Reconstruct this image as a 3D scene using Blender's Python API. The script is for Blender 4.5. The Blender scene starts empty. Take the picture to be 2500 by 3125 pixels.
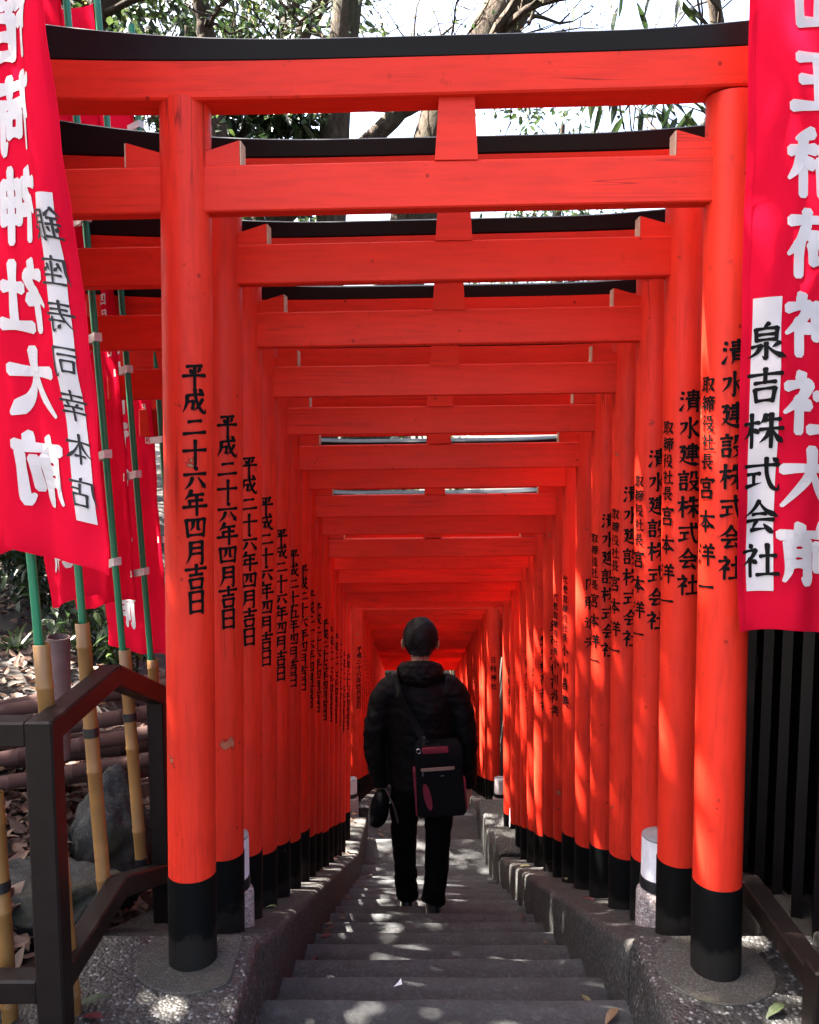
import bpy, bmesh, math, random
from mathutils import Vector, Matrix, noise
R = math.radians
random.seed(7)
S = bpy.context.scene
COL = S.collection
EYE = 1.567                      # eye height above the foot of the first gate (z = 0)

# ------------------------------------------------------------------ camera
cam = bpy.data.cameras.new("camera"); cam_o = bpy.data.objects.new("camera", cam); COL.objects.link(cam_o)
cam.sensor_fit = 'HORIZONTAL'; cam.sensor_width = 36; cam.lens = 36 * 2640 / 2500
cam.clip_start = 0.05; cam.clip_end = 2000
cam_o.location = (0, 0, EYE); cam_o.rotation_euler = (R(90 - 5.7), 0, 0)
S.camera = cam_o
# ------------------------------------------------------------------ sky, sun, exposure
SUN_EL, SUN_AZ = 56.0, 15.0      # elevation; degrees ahead of square left
w = bpy.data.worlds.new("World"); S.world = w; w.use_nodes = True
wn = w.node_tree.nodes; bg = wn["Background"]
sky = wn.new("ShaderNodeTexSky"); sky.sky_type = 'NISHITA'; sky.sun_disc = False
sky.sun_elevation = R(SUN_EL); sky.sun_rotation = R(-(90 - SUN_AZ)); sky.dust_density = 6.0; sky.air_density = 0.8; sky.ozone_density = 0.6
w.node_tree.links.new(sky.outputs[0], bg.inputs[0]); bg.inputs[1].default_value = 0.05
sl = bpy.data.lights.new("sun", 'SUN'); sl.energy = 5.0; sl.angle = R(0.5); sl.color = (1.0, 0.93, 0.84)
so = bpy.data.objects.new("sun", sl); COL.objects.link(so)
sd = Vector((-math.cos(R(SUN_AZ)) * math.cos(R(SUN_EL)), math.sin(R(SUN_AZ)) * math.cos(R(SUN_EL)), math.sin(R(SUN_EL))))
so.rotation_euler = sd.to_track_quat('Z', 'Y').to_euler()
so.location = (-20, 6, 30)
S.view_settings.view_transform = 'Standard'; S.view_settings.look = 'None'
S.view_settings.exposure = 4.42; S.view_settings.gamma = 1
S.cycles.use_denoising = True
S.cycles.diffuse_bounces = 2

# ------------------------------------------------------------------ helpers
def tag(o, label=None, cat=None, group=None, kind=None):
    if label: o['label'] = label
    if cat: o['category'] = cat
    if group: o['group'] = group
    if kind: o['kind'] = kind
    return o
def empty(name, loc=(0, 0, 0), rz=0):
    o = bpy.data.objects.new(name, None); COL.objects.link(o); o.location = loc; o.rotation_euler = (0, 0, rz)
    o.empty_display_size = 0.1
    return o
def link(name, me, parent=None):
    o = bpy.data.objects.new(name, me); COL.objects.link(o)
    if parent: o.parent = parent
    return o
def T(y):                         # top of the kerb, relative to the eye
    if y < 2.49: return -1.540
    if y < 6.9: return -1.567 - 0.448 * (y - 2.49)
    if y < 8.96: return -3.543 - 0.232 * (y - 6.9)
    return -4.02 - 0.385 * (y - 8.96)
def TZ(y): return T(y) + EYE
def sstep(a, b, x):
    t = min(1, max(0, (x - a) / (b - a))); return t * t * (3 - 2 * t)
def nz(x, y, z=0.0): return noise.noise(Vector((x, y, z)))
def terr(x, y):
    cor = (T(y) - 0.42) if y > 2.3 else -1.95
    left = -1.52 + 0.035 * max(0, -1 - x) + 0.10 * max(0, y - 6.5) - 0.04 * max(0, y - 2.6) * sstep(-2.2, -1.0, x)
    left += 0.05 * nz(x * .9, y * .9) + 0.02 * nz(x * 3, y * 3, 4)
    far = 0.06 * max(0, y - 12)
    right = -1.75 + 0.10 * max(0, y - 5) + 0.05 * max(0, x - 2)
    a = sstep(-1.0, -1.28 - 0.22 * max(0, min(y, 12) - 2.6), x); b = sstep(1.1, 1.9, x)
    h = cor * (1 - a - b) + left * a + right * b
    if y > 17: h = h * (1 - sstep(17, 30, y)) + sstep(17, 30, y) * (-6.9 + (a + b) * 6.5)
    if y < 2.3:
        h = h * sstep(0.5, 2.0, y) + (1 - sstep(0.5, 2.0, y)) * -1.95
    return max(-12, min(6, h))
def terz(x, y): return terr(x, y) + EYE

class MB:
    def __init__(s): s.v = []; s.f = []
    def add(s, vs, fs):
        o = len(s.v); s.v += [tuple(p) for p in vs]; s.f += [tuple(i + o for i in q) for q in fs]
    def sweep(s, rings, cap=True, closed=False):
        n = len(rings[0]); vs = [p for r in rings for p in r]; fs = []
        m = len(rings)
        for k in range(m - 1 + (1 if closed else 0)):
            a, b = k * n, ((k + 1) % m) * n
            for i in range(n):
                j = (i + 1) % n; fs.append((a + i, a + j, b + j, b + i))
        if cap and not closed:
            fs.append(tuple(reversed(range(n)))); fs.append(tuple((m - 1) * n + i for i in range(n)))
        s.add(vs, fs)
    def tube(s, pts, rad, n=8, cap=True, jit=0):
        pts = [Vector(p) for p in pts]; rings = []
        if not hasattr(rad, '__len__'): rad = [rad] * len(pts)
        up = Vector((0.31, 0.22, 0.93)).normalized()
        for k, p in enumerate(pts):
            d = (pts[min(k + 1, len(pts) - 1)] - pts[max(k - 1, 0)])
            if d.length < 1e-9: d = Vector((0, 0, 1))
            d.normalize()
            if k == 0:
                a = d.cross(up)
                if a.length < .1: a = d.cross(Vector((1, 0, 0)))
                a.normalize()
            else:
                a = (a - d * a.dot(d)).normalized()
            b = d.cross(a)
            rr = rad[k]
            rings.append([tuple(p + (a * math.cos(t) + b * math.sin(t)) * rr * (1 + (random.uniform(-jit, jit) if jit else 0))) for t in [2 * math.pi * i / n for i in range(n)]])
        s.sweep(rings, cap)
    def lathe(s, prof, n=32, c=(0, 0, 0)):
        rings = [[(c[0] + r * math.cos(2 * math.pi * i / n), c[1] + r * math.sin(2 * math.pi * i / n), c[2] + z) for i in range(n)] for r, z in prof]
        s.sweep(rings, True)
    def bar(s, p, q, wd, ht, ch=0.004, up=(0, 0, 1)):   # chamfered rectangular bar from p to q
        p, q = Vector(p), Vector(q); d = (q - p).normalized(); up = Vector(up)
        a = d.cross(up).normalized(); b = a.cross(d).normalized()
        W, H = wd / 2, ht / 2
        prof = [(-W + ch, -H), (W - ch, -H), (W, -H + ch), (W, H - ch), (W - ch, H), (-W + ch, H), (-W, H - ch), (-W, -H + ch)]
        def ring(c, k): return [tuple(c + a * x * k + b * y * k) for x, y in prof]
        e = ch / max(wd, ht)
        s.sweep([ring(p, 1 - 2 * e), ring(p + d * ch, 1), ring(q - d * ch, 1), ring(q, 1 - 2 * e)])
    def build(s, name, mat, parent=None, smooth=False, auto=None):
        me = bpy.data.meshes.new(name); me.from_pydata(s.v, [], s.f); me.materials.append(mat)
        bm = bmesh.new(); bm.from_mesh(me); bmesh.ops.recalc_face_normals(bm, faces=bm.faces); bm.to_mesh(me); bm.free()
        if smooth: me.polygons.foreach_set('use_smooth', [True] * len(me.polygons))
        if auto: me.set_sharp_from_angle(angle=R(auto))
        me.update()
        return link(name, me, parent)
    def raw(s, name, mat, parent=None, smooth=False):
        me = bpy.data.meshes.new(name); me.from_pydata(s.v, [], s.f); me.materials.append(mat)
        if smooth: me.polygons.foreach_set('use_smooth', [True] * len(me.polygons))
        me.update(); return link(name, me, parent)

# ------------------------------------------------------------------ materials
class NT:
    def __init__(s, name):
        m = bpy.data.materials.new(name); m.use_nodes = True; s.m = m; s.t = m.node_tree; s.t.nodes.clear()
        s.out = s.n('ShaderNodeOutputMaterial')
    def n(s, t, **k):
        x = s.t.nodes.new(t)
        for a, b in k.items(): setattr(x, a, b)
        return x
    def l(s, a, b): s.t.links.new(a, b)
    def coord(s, scale=(1, 1, 1), rnd=True, kind='Object'):
        tc = s.n('ShaderNodeTexCoord'); mp = s.n('ShaderNodeMapping'); mp.inputs['Scale'].default_value = scale
        s.l(tc.outputs[kind], mp.inputs['Vector'])
        if rnd:
            oi = s.n('ShaderNodeObjectInfo'); mu = s.n('ShaderNodeMath', operation='MULTIPLY'); mu.inputs[1].default_value = 37.0
            s.l(oi.outputs['Random'], mu.inputs[0]); s.l(mu.outputs[0], mp.inputs['Location'])
        return mp.outputs[0]
    def noise(s, vec, scale, detail=4, rough=.55):
        x = s.n('ShaderNodeTexNoise'); x.inputs['Scale'].default_value = scale; x.inputs['Detail'].default_value = detail; x.inputs['Roughness'].default_value = rough
        s.l(vec, x.inputs['Vector']); return x.outputs['Fac']
    def voro(s, vec, scale, out='Distance', feat='F1'):
        x = s.n('ShaderNodeTexVoronoi', feature=feat); x.inputs['Scale'].default_value = scale
        s.l(vec, x.inputs['Vector']); return x.outputs[out]
    def ramp(s, fac, stops, interp='LINEAR'):
        x = s.n('ShaderNodeValToRGB'); e = x.color_ramp.elements; x.color_ramp.interpolation = interp
        while len(e) < len(stops): e.new(.5)
        for i, (p, c) in enumerate(stops):
            e[i].position = p; e[i].color = c if hasattr(c, '__len__') and len(c) == 4 else ((*c, 1) if hasattr(c, '__len__') else (c, c, c, 1))
        s.l(fac, x.inputs[0]); return x.outputs[0]
    def mix(s, fac, a, b, mode='MIX'):
        x = s.n('ShaderNodeMix', data_type='RGBA', blend_type=mode)
        for i, v in ((0, fac), (6, a), (7, b)):
            if hasattr(v, 'is_output') or hasattr(v, 'links'): s.l(v, x.inputs[i])
            elif i == 0: x.inputs[0].default_value = v
            else: x.inputs[i].default_value = (*v, 1)
        return x.outputs[2]
    def bsdf(s, col, rough=.5, bump=None, bs=.2, bd=.002, metal=0, spec=.5, **k):
        b = s.n('ShaderNodeBsdfPrincipled')
        for nm, v in (('Base Color', col), ('Roughness', rough), ('Metallic', metal), ('Specular IOR Level', spec)):
            if hasattr(v, 'links'): s.l(v, b.inputs[nm])
            else: b.inputs[nm].default_value = (*v, 1) if hasattr(v, '__len__') else v
        for nm, v in k.items(): b.inputs[nm].default_value = v
        if bump is not None:
            u = s.n('ShaderNodeBump'); u.inputs['Strength'].default_value = bs; u.inputs['Distance'].default_value = bd
            s.l(bump, u.inputs['Height']); s.l(u.outputs[0], b.inputs['Normal'])
        s.l(b.outputs[0], s.out.inputs[0]); return b

def m_paint(name, col, dark, chips=True, grain=(1, 1, .12), rough=.5):
    t = NT(name); c = t.coord()
    g = t.coord(grain)
    n1 = t.noise(c, 3.2, 5); n2 = t.noise(g, 60, 3); n3 = t.noise(c, 28, 4)
    k = t.mix(t.ramp(n1, [(.35, 0.0), (.7, 1.0)]), col, tuple(x * .86 for x in col))
    k = t.mix(t.ramp(n2, [(.45, 0.0), (.75, .35)]), k, dark)
    k = t.mix(t.ramp(n3, [(.66, 0.0), (.74, .45)]), k, dark)
    spots = t.voro(c, 9, 'Distance'); k = t.mix(t.ramp(spots, [(.035, .75), (.06, 0.0)]), k, tuple(x * .12 for x in col))
    lg = t.coord((1, 1, .025) if grain[2] < 1 else (.025, 1, 1)); n5 = t.noise(lg, 26, 2); msk = t.noise(c, 2.3, 3)
    mu = t.n('ShaderNodeMath', operation='MULTIPLY'); t.l(t.ramp(n5, [(.489, 0.0), (.5, 1.0), (.511, 0.0)]), mu.inputs[0]); t.l(t.ramp(msk, [(.52, 0.0), (.64, .8)]), mu.inputs[1])
    k = t.mix(mu.outputs[0], k, tuple(x * .10 for x in col))
    n6 = t.noise(c, 1.1, 3); k = t.mix(t.ramp(n6, [(.45, 0.0), (.75, .45)]), k, tuple(x * .62 for x in col))
    if chips:
        n4 = t.noise(c, 7.5, 6, .62); k = t.mix(t.ramp(n4, [(.672, 0.0), (.69, .8)]), k, tuple(x * .12 for x in col)); k = t.mix(t.ramp(n4, [(.695, 0.0), (.703, 1.0)]), k, (.30, .17, .09))
    oi = t.n('ShaderNodeObjectInfo'); k = t.mix(t.ramp(oi.outputs['Random'], [(0, 0.0), (1, .42)]), k, tuple(x * .68 for x in col))
    hb = t.mix(.4, n2, n3)
    t.bsdf(k, rough, hb, .35, .0015, spec=.22); return t.m
M = {}
M['red_post'] = m_paint('vermilion_post_paint', (.76, .031, .0125), (.22, .008, .006))
M['red_beam'] = m_paint('vermilion_beam_paint', (.76, .031, .0125), (.25, .010, .007), False, (.1, 1, 1), .5)
M['black_beam'] = m_paint('black_beam_paint', (.0042, .005, .0062), (.013, .014, .016), False, (.08, 1, 1), .5)
def m_sleeve():
    t = NT('black_post_foot'); c = t.coord(); n4 = t.noise(c, 7, 6, .65)
    k = t.mix(t.ramp(n4, [(.69, 0.0), (.70, .9)]), (.0025, .0025, .0025), (.15, .08, .045))
    sx = t.n('ShaderNodeSeparateXYZ'); tc = t.n('ShaderNodeTexCoord'); t.l(tc.outputs['Object'], sx.inputs[0])
    ad = t.n('ShaderNodeMath', operation='MULTIPLY_ADD'); t.l(t.noise(c, 16, 5, .7), ad.inputs[0]); ad.inputs[1].default_value = -.16; t.l(sx.outputs[2], ad.inputs[2])
    k = t.mix(t.ramp(ad.outputs[0], [(-.03, .4), (.02, .0)]), k, (.03, .026, .022))
    t.bsdf(k, .6, t.noise(c, 40, 3), .2, .001, spec=.1); return t.m
M['sleeve'] = m_sleeve()
def m_plain(name, col, rough=.5, var=.2, sc=12, bs=.15, metal=0, spec=.5, **k):
    t = NT(name); c = t.coord(); n = t.noise(c, sc, 5)
    kk = t.mix(t.ramp(n, [(.3, 0.0), (.7, 1.0)]), col, tuple(x * (1 - var) for x in col))
    t.bsdf(kk, rough, t.noise(c, sc * 5, 4), bs, .0015, metal, spec, **k); return t.m
M['endgrain'] = m_plain('bare_end_grain', (.6, .44, .29), .8, .3, 60)
M['ink'] = m_plain('black_brush_ink', (.0025, .0025, .0025), .7, .2, 30, spec=.12)
M['faded_ink'] = m_plain('faded_ink', (.007, .007, .008), .8, .4, 60)
def m_granite(name, lo, hi, sc=90, moss=None, dirt=.35):
    t = NT(name); c = t.coord(rnd=False)
    n = t.noise(c, sc, 5, .8); v = t.voro(c, sc * 2.0, 'Color'); n0 = t.noise(c, 2.6, 5)
    sp = t.n('ShaderNodeSeparateColor'); t.l(v, sp.inputs[0])
    k = t.ramp(n, [(.36, lo), (.64, hi)])
    k = t.mix(t.ramp(sp.outputs[0], [(.72, 0.0), (.8, .65)]), k, tuple(x * .3 for x in lo))
    k = t.mix(t.ramp(sp.outputs[1], [(.84, 0.0), (.9, .8)]), k, tuple(min(.6, x * 1.7) for x in hi))
    k = t.mix(t.ramp(n0, [(.4, 0.0), (.7, dirt)]), k, (.045, .036, .03))
    if moss: k = t.mix(t.ramp(t.noise(c, 5, 6, .7), [(.5, 0.0), (.64, .8)]), k, moss)
    t.bsdf(k, .8, t.mix(.5, n, sp.outputs[0]), .5, .003, spec=.3); return t.m
def m_step():
    t = NT('step_granite'); c = t.coord(rnd=False); g = t.n('ShaderNodeNewGeometry')
    n = t.noise(c, 62, 5, .8); v = t.voro(c, 120, 'Color'); n0 = t.noise(c, 3.1, 6, .65); n1 = t.noise(c, 14, 4)
    sp = t.n('ShaderNodeSeparateColor'); t.l(v, sp.inputs[0])
    k = t.ramp(n, [(.38, (.011, .0115, .012)), (.62, (.044, .046, .047))])
    k = t.mix(t.ramp(sp.outputs[0], [(.72, 0.0), (.8, .65)]), k, (.012, .011, .011))
    k = t.mix(t.ramp(sp.outputs[1], [(.86, 0.0), (.92, .6)]), k, (.075, .077, .078))
    k = t.mix(t.ramp(g.outputs['Random Per Island'], [(0, 0.0), (1, .42)]), k, (.028, .026, .025))
    k = t.mix(t.ramp(n0, [(.42, 0.0), (.68, .75)]), k, (.010, .0085, .0075))
    k = t.mix(t.ramp(n1, [(.6, 0.0), (.75, .3)]), k, (.13, .125, .12))
    w_ = t.n('ShaderNodeAttribute', attribute_name='nose_band'); mu = t.n('ShaderNodeMath', operation='MULTIPLY'); t.l(w_.outputs['Fac'], mu.inputs[0]); t.l(t.ramp(t.noise(c, 9, 5, .7), [(.3, .25), (.62, .75)]), mu.inputs[1])
    k = t.mix(mu.outputs[0], k, t.mix(.45, k, (.10, .104, .108)))  # paler band towards each step nosing, broken up by noise
    t.bsdf(k, .78, t.mix(.5, n, sp.outputs[0]), .55, .003, spec=.3); return t.m
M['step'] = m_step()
M['kerb'] = m_granite('kerb_granite', (.012, .0118, .0112), (.060, .060, .057), 55, None, .5)
def m_agg():
    t = NT('exposed_aggregate'); c = t.coord(rnd=False)
    v = t.n('ShaderNodeTexVoronoi'); v.inputs['Scale'].default_value = 105; t.l(c, v.inputs['Vector'])
    sp = t.n('ShaderNodeSeparateColor'); t.l(v.outputs['Color'], sp.inputs[0])
    k = t.ramp(sp.outputs[0], [(0, (.012, .0117, .011)), (.5, (.026, .0258, .0255)), (.82, (.055, .055, .054)), (1, (.24, .24, .24))])
    k = t.mix(t.ramp(v.outputs['Distance'], [(.0, 0.0), (.4, .1), (.75, 1.0)]), k, (.022, .020, .018))
    k = t.mix(t.ramp(t.noise(c, 4, 5), [(.42, 0.0), (.68, .6)]), k, (.03, .025, .021))
    u = t.n('ShaderNodeMath', operation='SUBTRACT'); u.inputs[0].default_value = 1; t.l(v.outputs['Distance'], u.inputs[1])
    t.bsdf(k, .55, u.outputs[0], .8, .004, spec=.5); return t.m
M['agg'] = m_agg()
M['mortar'] = m_granite('mortar', (.03, .028, .024), (.07, .066, .058), 160, (.035, .034, .02), .7)
M['soil'] = m_plain('leafy_soil', (.022, .015, .010), .95, .6, 6, .8)
M['metal'] = m_plain('dark_brown_coated_steel', (.013, .0088, .0075), .45, .3, 20, .08, spec=.16)
M['wood_dark'] = m_paint('dark_fence_board', (.006, .004, .0038), (.003, .002, .002), False, (1, 1, .08), .38)
M['bamboo'] = m_plain('yellow_bamboo_sleeve', (.25, .122, .033), .45, .35, 7, .1)
M['bamboo_old'] = m_plain('weathered_bamboo', (.17, .10, .09), .8, .5, 9, .5)
M['pole_red'] = m_plain('old_reddish_pole', (.060, .021, .015), .9, .5, 10, .5)
M['green'] = m_plain('green_banner_pole', (.0, .17, .075), .3, .25, 6, .05)
M['tie'] = m_plain('white_tie_cloth', (.62, .56, .54), .9, .3, 30, .4)
M['rock'] = m_granite('mossy_rock', (.010, .0105, .010), (.034, .034, .031), 110, (.028, .028, .010), .5)
def m_bark(name, hi, lo):
    t = NT(name); c = t.coord(); g = t.coord((1, 1, .22)); n = t.noise(g, 26, 6, .7); r = t.noise(g, 70, 4, .7); b = t.noise(c, 2.2, 4)
    k = t.ramp(t.mix(.35, n, r), [(.36, lo), (.5, tuple((x + y) / 2 for x, y in zip(hi, lo))), (.62, hi)]); k = t.mix(t.ramp(b, [(.45, 0.0), (.7, .6)]), k, (.035, .042, .022))
    t.bsdf(k, .95, t.mix(.35, n, r), 1.0, .03, spec=.15); return t.m
M['bark'] = m_bark('tree_bark', (.072, .050, .036), (.012, .009, .007)); M['bark_pale'] = m_bark('pale_tree_bark', (.074, .053, .037), (.013, .009, .007))
M['glass'] = m_plain('frosted_ribbed_glass', (.62, .6, .62), .35, .1, 6, .05)
M['cap_grey'] = m_plain('grey_lamp_lid', (.2, .2, .21), .4, .15, 10)
M['pinkgranite'] = m_granite('pink_granite', (.22, .16, .145), (.4, .34, .32), 110, None, .1)
M['black_metal'] = m_plain('black_metal_ring', (.012, .012, .013), .35, .2, 20)
M['skin'] = m_plain('skin', (.52, .27, .17), .55, .12, 20, .1)
M['hair'] = m_plain('black_hair', (.003, .0026, .0026), .5, .3, 60, .5, spec=.22)
M['jacket'] = m_plain('black_jacket_cloth', (.0018, .0018, .0021), .62, .3, 14, .3, spec=.16)
M['trouser'] = m_plain('black_trouser_cloth', (.0022, .0022, .0026), .9, .3, 30, .3, spec=.1)
M['bag'] = m_plain('black_bag_cloth', (.003, .003, .0034), .75, .3, 40, .3, spec=.15)
M['bag_red'] = m_plain('crimson_bag_panel', (.20, .008, .024), .7, .2, 20)
M['zip'] = m_plain('tan_zip_tape', (.26, .17, .13), .7, .2, 30)
M['silver'] = m_plain('silver_metal', (.6, .6, .62), .25, .1, 30, .05, 1.0)
M['cap'] = m_plain('black_cap_cloth', (.003, .003, .0034), .85, .3, 40, .3, spec=.1)
M['brim'] = m_plain('grey_cap_brim', (.1, .075, .07), .7, .3, 30)
M['sole'] = m_plain('pale_shoe_sole', (.5, .47, .42), .6, .2, 20)
M['shoe'] = m_plain('dark_shoe_leather', (.012, .011, .012), .5, .2, 20)
M['paper'] = m_plain('white_paper', (.75, .75, .76), .8, .1, 20)
def m_cloth(name, col, tr=.4, var=.12, weave=True):
    t = NT(name); c = t.coord(rnd=False)
    n = t.noise(c, 2.5, 4); k = t.mix(t.ramp(n, [(.3, 0.0), (.7, 1.0)]), col, tuple(x * (1 - var) for x in col))
    sp = t.noise(c, 24, 3); k = t.mix(t.ramp(sp, [(.73, 0.0), (.78, .35)]), k, tuple(x * .35 for x in col))
    d = t.n('ShaderNodeBsdfDiffuse'); tl = t.n('ShaderNodeBsdfTranslucent'); mx = t.n('ShaderNodeMixShader')
    bp = t.n('ShaderNodeBump'); bp.inputs['Strength'].default_value = .25; bp.inputs['Distance'].default_value = .002
    t.l(t.noise(c, 22, 5), bp.inputs['Height'])
    for q in (d, tl): t.l(k, q.inputs['Color']); t.l(bp.outputs[0], q.inputs['Normal'])
    mx.inputs[0].default_value = tr; t.l(d.outputs[0], mx.inputs[1]); t.l(tl.outputs[0], mx.inputs[2])
    t.l(mx.outputs[0], t.out.inputs[0]); return t.m
M['flag'] = m_cloth('crimson_banner_cloth', (.70, .008, .036), .38)
M['flag_white'] = m_cloth('white_banner_print', (.62, .585, .58), .22, .06)
def m_leaf(name, cols, tr=.35, rough=.4):
    t = NT(name); g = t.n('ShaderNodeNewGeometry')
    st = [(i / max(1, len(cols) - 1), cc) for i, cc in enumerate(cols)]
    k = t.ramp(g.outputs['Random Per Island'], st)
    b = t.bsdf(k, rough, None, spec=.4)
    tl = t.n('ShaderNodeBsdfTranslucent'); t.l(k, tl.inputs[0]); mx = t.n('ShaderNodeMixShader'); mx.inputs[0].default_value = tr
    t.l(b.outputs[0], mx.inputs[1]); t.l(tl.outputs[0], mx.inputs[2]); t.l(mx.outputs[0], t.out.inputs[0]); return t.m
M['leaf_dark'] = m_leaf('evergreen_leaf', [(.008, .017, .006), (.014, .028, .010), (.026, .046, .013), (.045, .068, .02)], .3, .3)
M['leaf_mid'] = m_leaf('glossy_leaf', [(.014, .03, .009), (.03, .055, .014), (.06, .09, .022)], .35, .3)
M['leaf_young'] = m_leaf('young_spring_leaf', [(.05, .065, .016), (.10, .10, .028), (.19, .135, .055), (.15, .08, .04)], .45, .5)
M['leaf_dry'] = m_leaf('dry_fallen_leaf', [(.03, .014, .009), (.065, .032, .02), (.12, .066, .043), (.19, .12, .082), (.055, .018, .014), (.27, .19, .135)], .2, .65)
def m_one_leaf(nm, c): return m_leaf(nm, [c, c], .2, .55)
M['l_tan'] = m_one_leaf('tan_leaf', (.17, .10, .05)); M['l_red'] = m_one_leaf('dark_red_leaf', (.11, .02, .02))
M['l_green'] = m_one_leaf('green_fallen_leaf', (.045, .062, .024)); M['l_olive'] = m_one_leaf('yellow_green_leaf', (.16, .145, .065))
M['l_brown'] = m_one_leaf('brown_leaf', (.085, .042, .026))

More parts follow.
